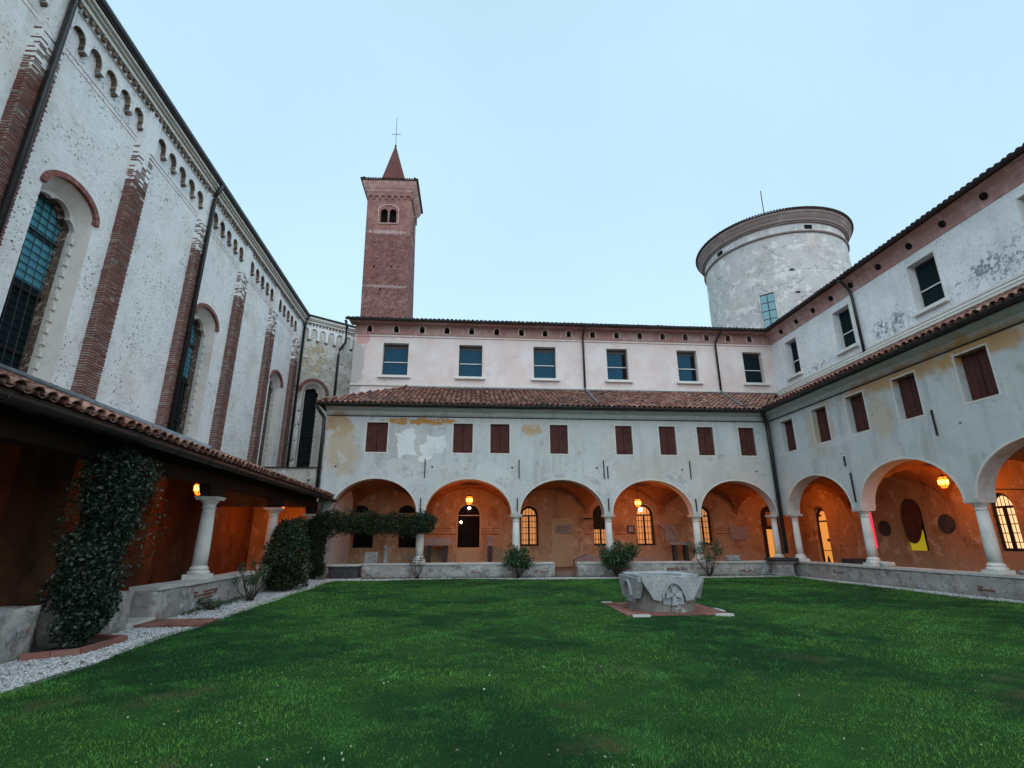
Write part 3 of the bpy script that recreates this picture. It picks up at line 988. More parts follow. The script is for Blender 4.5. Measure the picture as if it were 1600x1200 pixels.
# downpipes
def pipe(name, pts, r, parent, mw=ID, m='pipe'):
    return put(name, MB().tube(pts, r, 10), m, parent, mw, smooth=True)
pipe('downpipe', [(5.92, 25.0, 12.5), (5.92, 25.25, 12.42), (5.92, 25.58, 12.15), (5.92, 25.6, 11.8), (5.92, 25.6, 9.2)], .055, wing)
pipe('downpipe', [(13.6, 25.0, 12.5), (13.6, 25.2, 12.45), (13.42, 25.55, 12.0), (13.42, 25.6, 11.8), (13.42, 25.6, 9.2)], .055, wing)
pipe('downpipe', [(-6.75, 25.1, 12.5), (-6.7, 25.3, 12.2), (-6.7, 25.3, 11.3), (-6.95, 25.3, 10.9), (-6.98, 25.3, 10.6), (-6.98, 25.3, 8.2)], .07, wing)
pipe('downpipe', [(-6.5, 21.0, 6.85), (-6.35, 21.2, 6.6), (-6.22, 21.36, 6.4), (-6.2, 21.36, 6.0), (-6.2, 21.36, 3.4)], .075, wing)
pipe('downpipe', [(12.75, 20.95, 6.9), (12.95, 21.2, 6.65), (13.08, 21.3, 6.4), (13.1, 21.3, 6.0), (13.1, 21.3, .9)], .085, wing)

# gallery inside: inner wall with its doors and windows, vaults, columns
inn_holes = [arched(-.1, .53, 1.12, 2.62, .53, 14), arched(2.86, .45, 1.17, 2.62, .44, 14), arched(6.45, .42, 1.19, 2.66, .44, 14), arched(8.70, .46, 1.18, 2.66, .5, 14), arched(11.72, .42, 1.2, 2.62, .45, 14),
             rect(-5.62, -4.62, 1.12, 2.05), rect(-3.45, -2.6, 1.12, 2.05), arched(15.2, .5, .3, 2.6, .5, 14)]
iw = plate(MB(), [(-6.0, -.1), (XU, -.1), (XU, 4.3), (-6.0, 4.3)], inn_holes, MPB(YI), 0, .4)
put('gallery_wall', iw, 'inner', wing)
put('gallery_end_wall', MB().box(-6.05, -6.0, YF + .3, YI - .01, -.05, 4.2), 'inner', wing) if False else None
vt = MB()
xs = [-5.62, -1.98, 1.88, 5.74, 9.52, XR + .2]
for a, b in zip(xs[:-1], xs[1:]):
    vault(vt, a, b, YF + .45, YI, 2.50, 1.42, 1.40)
vault(vt, XR + .2, XU, YF + .45, YI, 2.5, 1.4, 1.4)
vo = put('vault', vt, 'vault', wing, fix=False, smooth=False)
for i, x in enumerate((-2.04, 1.86, 5.75, 9.55)):
    column(wing, x, YF + .25, .60, 2.46)
column(wing, 13.02, YF + .25, .60, 2.46, sh=.13)
for x in (-1.98, 1.88, 5.74, 9.52, 13.4):
    put('transverse_arch', strip(MB(), [(y, 2.5 + 1.38 * math.sqrt(max(0, 1 - ((y - 23.85) / 1.86) ** 2))) for y in np.linspace(21.99, 25.69, 17)],
        [(y, 4.1) for y in np.linspace(21.99, 25.69, 17)], lambda u, z, d: (x + d, u, z), -.12, .12), 'vault', wing)
# dado lines painted on the gallery wall
for z in (1.98, 1.87, 1.70):
    segs = [(-2.4, -.68), (.5, 1.35), (5.3, 5.95), (7.1, 8.15), (9.25, 9.95), (12.2, 12.95)]
    for a, b in segs:
        put('painted_band', MB().box(a, b, YI - .006, YI - .001, z, z + (.035 if z != 1.70 else .06)), 'redband', wing)
# pale apron under the first gallery door, blocked doorway, fresco scroll
put('apron_panel', MB().box(-.66, .42, YI - .012, YI - .001, .24, 1.10), 'cream', wing)
put('blocked_doorway', plate(MB(), [(3.95, .2), (5.05, .2), (5.05, 2.42), (4.75, 2.50), (4.3, 2.50), (3.95, 2.42)], [], MPB(YI), -.03, -.001), 'cream', wing)
def blobpoly(pts, j=.05, sub=3):
    o = []
    n = len(pts)
    for i in range(n):
        a, b = pts[i], pts[(i + 1) % n]
        for k in range(sub):
            t = k / sub
            o.append((a[0] + (b[0] - a[0]) * t + random.uniform(-j, j), a[1] + (b[1] - a[1]) * t + random.uniform(-j, j)))
    return o
def ribbon(path, w):
    l, r = [], []
    for i, p in enumerate(path):
        a = Vector(path[max(i - 1, 0)])
        b = Vector(path[min(i + 1, len(path) - 1)])
        t = (b - a).normalized()
        n_ = Vector((-t.y, t.x)) * (w * (1 - .35 * abs(i / (len(path) - 1) - .5)))
        l.append(tuple(Vector(p) + n_))
        r.append(tuple(Vector(p) - n_))
    return l, r
M['scroll'] = wall_mat('pale_fresco', (.46, .35, .24), [('noise', (.33, .2, .11), 5, .45, .6, .8)], bump=.1)
pth = [(5.12, 2.05), (5.22, 1.92), (5.4, 1.95), (5.52, 1.78), (5.56, 1.55), (5.45, 1.35), (5.40, 1.1), (5.42, .85), (5.55, .72), (5.7, .78)]
l, r = ribbon(pth, .07)
put('fresco_scroll', strip(MB(), l, r, MPB(YI), -.008, -.001), 'scroll', wing)
pth = [(5.35, 1.55), (5.3, 1.7), (5.42, 1.72), (5.42, 1.6)]
l, r = ribbon(pth, .035)
put('fresco_scroll', strip(MB(), l, r, MPB(YI), -.008, -.001), 'scroll', wing)

def grille(parent, mp, c, hw, z0, zs, rise, nb, nh, m='grille', r=.011, d=.1, mw=ID):
    mb = MB()
    for i in range(1, nb):
        u = c - hw + 2 * hw * i / nb
        top = zs + rise * math.sqrt(max(0, 1 - ((u - c) / hw) ** 2))
        mb.tube([mp(u, z0, d), mp(u, top, d)], r, 4)
    for i in range(1, nh):
        z = z0 + (zs - z0) * i / nh
        mb.tube([mp(c - hw, z, d), mp(c + hw, z, d)], r, 4)
    put('grille', mb, m, parent, mw)

def lit_opening(parent, mp, c, hw, z0, zs, rise, panem, name='window', leaves=2, bars=True, depth=.3, framed=True, mw=ID, transom=True):
    f = MB()
    o = arched(c, hw, z0, zs, rise, 14)
    inner = [(c + (u - c) * (1 - .2), z0 + .09 + (z - z0) * .90) for u, z in o]
    plate(f, o, [inner], mp, depth - .04, depth)
    if transom:
        f.loft([[mp(c - hw * .9, zs - .06, depth - .05), mp(c - hw * .9, zs + .02, depth - .05), mp(c + hw * .9, zs + .02, depth - .05), mp(c + hw * .9, zs - .05, depth - .05)],
                [mp(c - hw * .9, zs - .05, depth - .01), mp(c - hw * .9, zs + .02, depth - .01), mp(c + hw * .9, zs + .02, depth - .01), mp(c + hw * .9, zs - .05, depth - .01)]])
    if leaves == 2:
        f.loft([[mp(c - .045, z0, depth - .052), mp(c - .045, zs, depth - .052), mp(c + .045, zs, depth - .052), mp(c + .045, z0, depth - .052)],
                [mp(c - .045, z0, depth - .012), mp(c - .045, zs, depth - .012), mp(c + .045, zs, depth - .012), mp(c + .045, z0, depth - .012)]])
    w_ = put(name, f, 'bwood', parent, mw)
    lower = [(c - hw, z0), (c + hw, z0), (c + hw, zs), (c - hw, zs)]
    put('pane', plate(MB(), [(c - hw, z0), (c + hw, z0), (c + hw, zs), (c - hw, zs)], [], mp, depth + .02, depth + .03), panem, w_, mw)
    put('fanlight', plate(MB(), arch_pts(c, hw, zs + .001, rise, 12), [], mp, depth + .02, depth + .03), panem, w_, mw)
    if bars:
        grille(w_, mp, c, hw, z0, zs, rise, 6, 5, mw=mw, d=depth - .1, r=.014)
    return w_
mpi = MPB(YI)
# open arched opening with the lit lamp seen beyond (dark inside)
f = MB()
a = arched(-.1, .53, 1.12, 2.62, .53, 14)
b = [(-.1 + (u + .1) * 1.12, 1.12 + (z - 1.12) * 1.04) for u, z in a]
strip(f, a, b, mpi, -.012, .05)
dw = put('window', f, 'cream', wing)
put('transom_bar', MB().box(-.62, .42, YI + .2, YI + .23, 2.60, 2.635), 'whitebar', dw)
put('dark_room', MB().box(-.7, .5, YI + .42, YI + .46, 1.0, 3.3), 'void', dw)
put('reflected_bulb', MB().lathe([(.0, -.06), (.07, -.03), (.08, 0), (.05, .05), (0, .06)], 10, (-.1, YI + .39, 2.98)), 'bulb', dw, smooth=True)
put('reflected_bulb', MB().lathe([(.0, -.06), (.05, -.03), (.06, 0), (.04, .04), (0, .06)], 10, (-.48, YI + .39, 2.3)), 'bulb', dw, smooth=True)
lit_opening(wing, mpi, 2.86, .45, 1.17, 2.62, .44, 'litwarm')
w6 = lit_opening(wing, mpi, 6.45, .42, 1.19, 2.66, .44, 'litwarm')
put('blind', MB().box(6.04, 6.86, YI + .21, YI + .22, 1.95, 3.05), 'bwood', w6)
lit_opening(wing, mpi, 8.70, .46, 1.18, 2.66, .5, 'litwarm')
lit_opening(wing, mpi, 11.72, .42, 1.2, 2.62, .45, 'litwarm')
dd_ = lit_opening(wing, mpi, 15.2, .5, .3, 2.0, .3, 'litroom', name='door', bars=False, leaves=1)
put('door_leaf', MB().box(14.7, 14.98, YI + .12, YI + .17, .3, 2.0), 'bwood', dd_)
put('door_leaf', MB().box(15.40, 15.7, YI + .12, YI + .17, .3, 2.0), 'bwood', dd_)
put('overlight_board', MB().box(14.7, 15.7, YI + .16, YI + .2, 2.02, 3.1), 'bwood', dd_)
put('upper_light', MB().box(15.08, 15.40, YI + .14, YI + .158, 2.12, 2.8), 'inner', wing)
for c in (-5.12, -3.03):
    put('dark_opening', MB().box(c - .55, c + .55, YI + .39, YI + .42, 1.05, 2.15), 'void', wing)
for c in (-5.3, -3.1):
    put('lunette_niche', plate(MB(), arch_pts(c, .42, 2.72, .36, 10), [], mpi, -.01, -.001), 'void', wing)
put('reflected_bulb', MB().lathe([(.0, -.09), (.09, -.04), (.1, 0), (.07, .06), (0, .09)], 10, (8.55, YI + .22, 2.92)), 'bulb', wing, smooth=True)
put('wall_shelf', MB().box(5.55, 6.0, YI - .35, YI - .001, 2.44, 2.49), 'iron', wing)

# ------------------------------------------------------------------ the wing along the right of the court
rw = thing('cloister_wing', 'arched wing with worn white upper storey running along the right of the lawn', 'building', (XR + .2, 12, 0))
mp = MPR(XR)
ys = [(19.14, 1.86), (14.95, 1.87), (10.75, 1.90), (6.5, 1.90), (2.3, 1.90)]
path = []
for c, h in sorted(ys):
    path += arch_pts(c, h, SPR, RISE - .05, 24)
out = [(-1.6, SPR)] + path + [(YF - .002, SPR), (YF - .002, 6.95), (-1.6, 6.95)]
rs = [(20.2, .43), (18.1, .43), (16.2, .43), (14.07, .43), (11.85, .46), (9.2, .45), (6.6, .45), (4.0, .45)]
holes = [rect(c - h, c + h, SZ0, SZ1 + .06) for c, h in rs]
holes += [circ(u, z, .045, 8) for u, z in ((20.9, 4.3), (17.3, 4.4), (12.62, 4.5))]
put('facade_wall', plate(MB(), out, holes, mp, 0, .5), 'lower', rw)
for c, h in ys:
    a = arch_pts(c, h, SPR + .002, RISE - .05, 28)
    b = [(c + (u - c) * (1 + .06 / h), SPR + .002 + (z - SPR) * (1 + .06 / RISE)) for u, z in a]
    put('arch_trim', strip(MB(), a, b, mp, -.015, .03), 'trim', rw)
for c, h in rs:
    z1 = SZ1 + .06
    f = plate(MB(), rect(c - h - .05, c + h + .05, SZ0 - .05, z1 + .05), [rect(c - h - .001, c + h + .001, SZ0 - .001, z1 + .001)], mp, -.008, .02)
    wn = put('window', f, 'trim', rw)
    for s in (-1, 1):
        p = MB()
        a0, a1 = (c - h, c - .004) if s < 0 else (c + .004, c + h)
        p.box(XR + .22, XR + .25, a0 + .004, a1 - .004, SZ0 + .01, z1 - .01)
        for q in range(3):
            a = a0 + .01 + (a1 - a0 - .02) * q / 3
            b = a0 + .01 + (a1 - a0 - .02) * (q + 1) / 3 - .008
            p.box(XR + .205, XR + .2195, a, b, SZ0 + .015, z1 - .015)
        put('shutter', p, 'shutter', wn)
for u, z0, z1, lean in ((13.35, 4.3, 5.05, .0), (17.18, 3.95, 4.3, 0), (17.02, 2.7, 3.7, 0)):
    put('wall_anchor', MB().box(XR - .05, XR - .002, u - .02, u + .02, z0, z1), 'iron', rw)
put('string_course', MB().box(XR - .03, XR - .001, -1.6, YF - .04, 6.50, 6.535), 'iron', rw)
prof = [(XR - .002, 6.54), (XR - .06, 6.6), (XR - .10, 6.72), (XR - .28, 6.80), (XR - .36, 6.82), (XR - .36, 6.86), (XR, 6.86)]
put('eave_cornice', MB().loft([[(x, -1.6, z) for x, z in prof], [(x, YF - .1, z) for x, z in prof]]), 'lower', rw)
put('gutter', gutter(MB(), (12.73, -1.8, 6.93), (12.73, 20.95, 6.93), .085), 'gutter', rw)
RX0 = 12.8
RZ0, RZ1 = 6.98, 8.80
roof = MB().add([(RX0, 21.0, RZ0), (RX0, -1.8, RZ0), (XU, -1.8, RZ1), (XU, YI, RZ1), (RX0, 21.0, RZ0 - .07), (RX0, -1.8, RZ0 - .07), (XU, -1.8, RZ1 - .07), (XU, YI, RZ1 - .07)],
                [(0, 1, 2, 3), (7, 6, 5, 4), (0, 4, 5, 1), (0, 3, 7, 4), (1, 5, 6, 2), (3, 2, 6, 7)])
rf = put('roof', roof, 'roofbed', rw)
sr_ = math.hypot(XU - RX0, RZ1 - RZ0)
upr = Vector((XU - RX0, 0, RZ1 - RZ0)) / sr_
nrr = Vector((-upr.z, 0, upr.x))
lay_tiles(rf, (RX0 - .06, 0, RZ0 - .03), (0, 1, 0), upr, nrr, 114, 13, .225, .34, lambda u, v: v / sr_ < .97 and u < 21.0 + (YI - 21) * v / sr_, limit=120)
# upper storey of the right wing
mu = MPR(XU)
ru = [(23.95, .46), (20.12, .52), (15.78, .58), (11.6, .58), (7.4, .58), (3.2, .58)]
A0, A1 = 9.64, 11.56
put('upper_wall', plate(MB(), [(-1.6, 7.0), (YI - .002, 7.0), (YI - .002, 11.93), (-1.6, 11.93)], [rect(c - h, c + h, A0, A1) for c, h in ru], mu, 0, .5), 'rupper', rw)
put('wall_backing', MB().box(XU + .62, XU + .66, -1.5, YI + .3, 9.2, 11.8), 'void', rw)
for c, h in ru:
    f = plate(MB(), rect(c - h - .04, c + h + .04, A0 - .001, A1 + .04), [rect(c - h - .001, c + h + .001, A0, A1 + .001)], mu, -.008, .02)
    wn = put('window', f, 'trim', rw)
    put('sill', MB().box(XU - .16, XU - .009, c - h - .14, c + h + .14, A0 - .13, A0 - .002), 'sill', wn)
    fr = MB()
    X = XU + .32
    fr.box(X, X + .05, c - h, c - h + .06, A0, A1)
    fr.box(X, X + .05, c + h - .06, c + h, A0, A1)
    fr.box(X, X + .05, c - h + .06, c + h - .06, A1 - .1, A1)
    fr.box(X, X + .05, c - h + .06, c + h - .06, A0, A0 + .05)
    put('frame', fr, 'frame', wn)
    put('mid_rail', MB().box(X - .03, X - .001, c - h + .03, c + h - .03, 10.46, 10.51), 'whitebar', wn)
    for z0, z1 in ((A0 + .05, 10.47), (10.5, A1 - .1)):
        put('pane', MB().box(X + .02, X + .03, c - h + .06, c + h - .06, z0, z1), 'leadlow', wn)
put('string_course', MB().box(XU - .07, XU - .001, -1.6, YI - .1, 9.18, 9.26), 'trim', rw)
put('string_course', MB().box(XU - .12, XU - .001, -1.6, YI - .1, 9.04, 9.12), 'sill', rw)
put('string_course', MB().box(XU - .18, XU - .001, -1.6, YI - .1, 8.88, 8.98), 'trim', rw)
# coved frieze with round vents
prof = [(XU, 11.931), (XU - .02, 11.931), (XU - .05, 12.1), (XU - .14, 12.35), (XU - .30, 12.52), (XU - .36, 12.56), (XU, 12.60)]
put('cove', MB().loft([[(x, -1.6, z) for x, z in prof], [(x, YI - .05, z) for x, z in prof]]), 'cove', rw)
for y in (24.4, 23.05, 21.7, 20.4, 19.1, 17.5, 15.95, 14.5, 12.95, 11.5, 10.1, 8.7, 7.3):
    m_ = frame_m((XU - .115, y, 12.24), (0, 1, 0), (.94, 0, .42), (-.42, 0, .94))
    b_ = MB()
    b_.v = [tuple(m_ @ Vector(p)) for p in [(.125 * math.cos(t * PI / 6), -.02, .13 * math.sin(t * PI / 6)) for t in range(12)] + [(.125 * math.cos(t * PI / 6), .05, .13 * math.sin(t * PI / 6)) for t in range(12)]]
    b_.f = [tuple(range(12)), tuple(range(23, 11, -1))] + [(i, (i + 1) % 12, 12 + (i + 1) % 12, 12 + i) for i in range(12)]
    put('vent', b_, 'void', rw)
r2 = MB().add([(16.22, 25.15, 12.60), (16.22, -1.8, 12.60), (21, -1.8, 14.6), (21, 30, 14.6), (16.22, 25.15, 12.56), (16.22, -1.8, 12.56), (21, -1.8, 14.5), (21, 30, 14.5)],
              [(0, 1, 2, 3), (7, 6, 5, 4), (0, 4, 5, 1), (0, 3, 7, 4), (1, 5, 6, 2), (3, 2, 6, 7)])
r2.add([(26, -1.8, 12.5), (26, 35, 12.5), (21, 30, 14.6), (21, -1.8, 14.6)], [(0, 1, 2, 3)])
ur = put('upper_roof', r2, 'roofbed', rw)
up2 = Vector((4.78, 0, 2)).normalized()
n2 = Vector((-up2.z, 0, up2.x))
lay_tiles(ur, (16.17, 2.0, 12.58), (0, 1, 0), up2, n2, 104, 2, .225, .34, None, limit=110, mat='tiledark')
put('upper_gutter', gutter(MB(), (16.1, -1.8, 12.60), (16.1, 25.1, 12.60), .06), 'gutter', rw)
pipe('downpipe', [(16.1, 19.2, 12.52), (16.3, 19.2, 12.4), (16.58, 19.2, 12.0), (16.6, 19.18, 11.6), (16.6, 19.15, 9.1)], .06, rw)
put('rear_wall', MB().box(25.6, 26, -1.8, 34.4, 0, 12.4), 'rupper', rw)
# gallery inside the right wing
zz = lambda z: (z - 1.5) * .954 + 1.5
rh = [arched(24.05, .46, .25, 2.35, .65, 14), rect(20.72, 21.0, 1.1, 2.55), arched(18.75, .48, 1.05, 2.45, .5, 14), arched(15.25, .36, 1.1, 2.45, .42, 14), arched(10.9, .45, 1.1, 2.45, .45, 14)]
put('gallery_wall', plate(MB(), [(-1.6, -.1), (YI - .002, -.1), (YI - .002, 4.3), (-1.6, 4.3)], rh, mu, 0, .4), 'inner', rw)
vt = MB()
yb = [.2, 4.4, 8.62, 12.85, 17.04, YF + .45]
for a, b in zip(yb[:-1], yb[1:]):
    vault(vt, XR + .45, XU, a, b, 2.5, 1.38, 1.37)
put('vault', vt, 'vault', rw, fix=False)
for y in yb[1:]:
    put('transverse_arch', strip(MB(), [(x, 2.5 + 1.35 * math.sqrt(max(0, 1 - ((x - 15.21) / 1.5) ** 2))) for x in np.linspace(13.73, 16.69, 17)],
        [(x, 4.1) for x in np.linspace(13.73, 16.69, 17)], lambda u, z, d: (u, y + d, z), -.12, .12), 'vault', rw)
for y in (21.0, 17.05, 12.86, 8.62, 4.4):
    column(rw, XR + .22, y, .62, 2.46, PI / 2, sh=.13 if y > 20 else .155)
f = lit_opening(rw, mu, 24.05, .46, .25, 2.3, .65, 'litroom', name='door', bars=False, leaves=1, depth=.2)
put('door_sign', MB().box(XU + .1, XU + .15, 24.1, 24.28, 2.5, 2.6), 'iron', f)
put('door_lock', MB().box(XU + .1, XU + .17, 23.75, 23.9, 1.35, 1.48), 'iron', f)
put('push_bar', MB().tube([(XU + .1, 23.65, .95), (XU + .1, 24.45, .95)], .02, 6), 'iron', f)
put('hanging_tassel', MB().loft([[(XU + .12 + .03 * math.cos(t) * s, 24.05 + .09 * math.sin(t) * s, z) for t in np.linspace(0, 2 * PI, 8, endpoint=False)] for z, s in ((.35, .9), (.5, 1.1), (.62, .7), (.72, .25))]), 'shutter', f)
put('pink_window', MB().box(XU + .1, XU + .12, 20.70, 21.02, 1.08, 2.57), 'litpink', rw)
f = put('window', MB().box(XU + .22, XU + .25, 18.2, 19.3, 1.8, 3.0), 'void', rw)
put('pane', MB().box(XU + .16, XU + .18, 18.2, 19.3, 1.0, 1.78), 'lityellow', f)
put('mullion', MB().box(XU + .10, XU + .15, 18.42, 18.47, 1.05, 1.8), 'bwood', f)
put('mullion', MB().box(XU + .10, XU + .15, 18.2, 18.47, 1.45, 1.49), 'bwood', f)
lit_opening(rw, mu, 15.25, .36, 1.1, 2.45, .42, 'litpale', depth=.12)
lit_opening(rw, mu, 10.9, .45, 1.1, 2.45, .45, 'litpale', depth=.2)
mb = MB()
ov = [(18.72 + .40 * math.cos(t) - .1 * math.sin(t), 2.12 + .82 * math.sin(t)) for t in np.linspace(0, 2 * PI, 24, endpoint=False)]
plate(mb, ov, [], mu, -.07, -.002)
put('oval_panel', mb, 'shutter', rw)
for y, z, r_ in ((20.15, 1.88, .3), (17.3, 1.98, .32)):
    plate(m2 := MB(), circ(y, z, r_, 20), [], mu, -.05, -.002)
    put('roundel', m2, 'darkstone', rw)
put('tie_rod', MB().tube([(XR + .3, 12.86, 2.75), (XU, 12.86, 2.75)], .015, 6), 'iron', rw)

# tall block between the two wings' backs is closed by their roofs; ridge caps

# ------------------------------------------------------------------ the church on the left
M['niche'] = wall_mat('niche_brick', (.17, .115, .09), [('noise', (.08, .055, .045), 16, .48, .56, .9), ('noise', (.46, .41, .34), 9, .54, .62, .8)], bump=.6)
church = thing('church', 'tall pale church with brick pilasters, blind arches and long arched windows, on the left', 'church', (-9.8, 14, 0), LF)
XC = -9.6
mc = MPL(XC)
PIL = [5.80, 9.50, 13.15, 16.85, 20.5, 24.3, 28.2]
PW, PD = .60, .22
WINS = [4.3, 11.65, 18.72, 26.5]
HW, ZS, ZB, RF = .85, 9.33, 4.72, .64
wins = [arched(c, HW, ZB, ZS, HW * RF, 20) for c in WINS]
put('wall', plate(MB(), [(-3, 4.2), (29.2, 4.2), (29.2, 14.0), (-3, 14.0)], wins, mc, 0, .03), 'church', church, LF)
def lobed(c, hw, z0, zs, n=30, rf=1.0):
    o = [(c - hw * .93, z0), (c - hw * .93, zs)]
    for i in range(1, n):
        t = PI * i / n
        f_ = .80 + .2 * abs(math.sin(2.5 * t)) ** .7
        o.append((c - hw * f_ * math.cos(t), zs + hw * f_ * 1.05 * rf * math.sin(t)))
    return o + [(c + hw * .93, zs), (c + hw * .93, z0)]
VB = [MB().box(-.034, .034, -.13, .27, -.065, .065, .004).mesh('arch_brick', M['ringbrick']) for _ in range(4)]
def tall_window(parent, mp, c, mw, hw=HW, zs=ZS, zb=ZB, gi=.73, dirx=None, hood=True, splay=.28, rf=RF, drop=.42, rfi=.80, panem=('leaded', 'leadlow')):
    o = arched(c, hw, zb, zs, hw * rf * 1.01, 20)
    zi = zs - drop
    i_ = arched(c, gi, zb + .14, zi, gi * rfi * 1.03, 20)
    s = MB().loft([[mp(u, z, 0.0) for u, z in o], [mp(u, z, splay) for u, z in i_]], cap=False, closed=True)
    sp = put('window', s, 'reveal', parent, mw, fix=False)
    tr = plate(MB(), [(c - hw, zb), (c + hw, zb), (c + hw, zs + hw * rf), (c - hw, zs + hw * rf)], [lobed(c, gi * .95, zb + .2, zi, rf=rfi)], mp, splay + .001, splay + .12)
    put('tracery', tr, 'reveal', sp, mw)
    jm = lobed(c, gi * .95, zb + .2, zi, rf=rfi)
    jo = [(u + (.01 if u > c else -.01), z + .01) for u, z in jm]
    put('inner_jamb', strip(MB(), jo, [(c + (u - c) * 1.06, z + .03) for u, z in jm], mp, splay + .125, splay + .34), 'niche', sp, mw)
    split = zb + (zi + gi - zb) * .52
    put('pane', plate(MB(), rect(c - gi, c + gi, split, zi + gi * 1.1), [], mp, splay + .34, splay + .36), panem[0], sp, mw)
    put('pane', plate(MB(), rect(c - gi, c + gi, zb, split - .002), [], mp, splay + .34, splay + .36), panem[1], sp, mw)
    lt = MB()
    top = zi + gi
    nb = 6
    for k in range(1, nb):
        u = c - gi + 2 * gi * k / nb
        lt.tube([mp(u, zb + .1, splay + .15), mp(u, top, splay + .31)], .013, 4)
    z = zb + .3
    while z < top:
        lt.tube([mp(c - gi, z, splay + .31), mp(c + gi, z, splay + .31)], .012, 4)
        z += .19
    for q in range(3):
        z = zb + .9 + q * 1.45
        lt.tube([mp(c - gi, z, splay + .29), mp(c + gi, z, splay + .29)], .035, 4)
    put('lattice', lt, 'grille', sp, mw)
    # toothed blocks of the inner jamb
    for sg in (-1, 1):
        z = zb + .3
        while z < zi - .1:
            a = mp(c + sg * gi * .99, z, splay - .05)
            b = mp(c + sg * gi * .86, z + .13, splay + .04)
            x0, x1 = sorted((a[0], b[0])); yy0, yy1 = sorted((a[1], b[1]))
            put('jamb_block', MB().box(x0, x1, yy0, yy1, z, z + .15), 'trim', sp, mw)
            z += .3
    if hood:
        n = 46
        for k in range(n):
            t = PI * (k + .5) / n
            rr, rz_ = hw + .035, hw * rf + .035
            p = mp(c - rr * math.cos(t), zs + rz_ * math.sin(t), .06)
            q = Vector(mp(c - rr * math.cos(t) - rz_ * math.cos(t), zs + rz_ * math.sin(t) + rr * math.sin(t), .06)) - Vector(p)
            dn_ = Vector(mp(c, zs, 1)) - Vector(mp(c, zs, 0))
            xa = dn_.cross(q)
            b = bpy.data.objects.new('arch_brick', random.choice(VB))
            link(b, sp, mw @ frame_m(p, xa, dn_, q))
    return sp
for c in WINS:
    tall_window(church, mc, c, LF, hood=c > 10)
# pilasters with brick facing
BM = brick_meshes('brick', .240, .12, .047, M['brickred'], j=.004)
BMp = brick_meshes('brick', .240, .12, .040, M['brickpale'], j=.005)
poses_all = []
for pi_, y0 in enumerate(PIL):
    core = MB().box(XC - .02, XC + PD - .012, y0 + .012, y0 + PW - .008, 4.2, 11.3)
    pl = put('pilaster', core, 'mortarpale', church, LF)
    put('pilaster_head', MB().box(XC - .02, XC + PD - .004, y0 + .003, y0 + PW - .003, 11.302, 13.98), 'church', pl, LF)
    P1, P2 = [], []
    z = 4.6
    row = 0
    while z < 12.55:
        fade = max(0, (z - 10.8) / 1.8)
        for k in range(3):
            off = .0 if row % 2 else .1
            L = .235
            if random.random() < fade ** 1.3 * .85:
                continue
            w3 = PW / 3
            uy = y0 + w3 * (k + .5) + (.008 if row % 2 else -.008)
            j = random.gauss(0, .0025)
            m_ = Matrix.Translation((XC + PD - .06 + j, uy, z + random.gauss(0, .003))) @ Matrix.Rotation(PI / 2 + random.gauss(0, .004), 4, 'Z')
            m_ = m_ @ Matrix.Diagonal((.82, 1, 1, 1))
            (P2 if random.random() < .06 + fade * .7 + (.18 if pi_ >= 3 else 0) + (.14 if z > 8.5 else 0) else P1).append(m_)
        if random.random() > fade * .6:
            m_ = Matrix.Translation((XC + .065, y0 + .06 + random.gauss(0, .004), z)) @ Matrix.Diagonal((.75, 1, 1, 1))
            (P2 if random.random() < .20 + fade * .5 else P1).append(m_)
        z += .068
        row += 1
    lim = {1: 60, 2: 95, 3: 40}.get(pi_, 0)
    many('brick', M['brickred'], BM, pl, P1, lim, LF)
    many('brick', M['brickpale'], BMp, pl, P2, lim // 3, LF)
# frieze of hanging arches, corbels, dentils, cornice
M['nichebrick'] = unit_mat('niche_brick_courses', [(.06, .04, .032), (.13, .075, .055), (.34, .28, .20), (.09, .055, .042), (.26, .17, .12), (.07, .045, .038)], noise_sc=12)
def coursed(mb, path, inner, mp, d0, d1, per=.055):
    """separate small bricks following an arch soffit"""
    L_ = [0]
    for a, b in zip(path[:-1], path[1:]):
        L_.append(L_[-1] + math.dist(a, b))
    n_ = max(3, int(L_[-1] / per))
    def at(P_, t):
        t = min(max(t, 0), L_[-1] - 1e-6)
        k_ = max(i for i in range(len(L_)) if L_[i] <= t)
        k_ = min(k_, len(P_) - 2)
        f_ = (t - L_[k_]) / max(1e-6, L_[k_ + 1] - L_[k_])
        return (P_[k_][0] + (P_[k_ + 1][0] - P_[k_][0]) * f_, P_[k_][1] + (P_[k_ + 1][1] - P_[k_][1]) * f_)
    for q_ in range(n_):
        t0, t1 = L_[-1] * (q_ + .06) / n_, L_[-1] * (q_ + .94) / n_
        a, b, c_, e_ = at(path, t0), at(path, t1), at(inner, t1), at(inner, t0)
        jj = random.uniform(0, .012)
        mb.loft([[mp(*a, d0 + jj), mp(*b, d0 + jj), mp(*c_, d0 + jj), mp(*e_, d0 + jj)], [mp(*a, d1), mp(*b, d1), mp(*c_, d1), mp(*e_, d1)]])
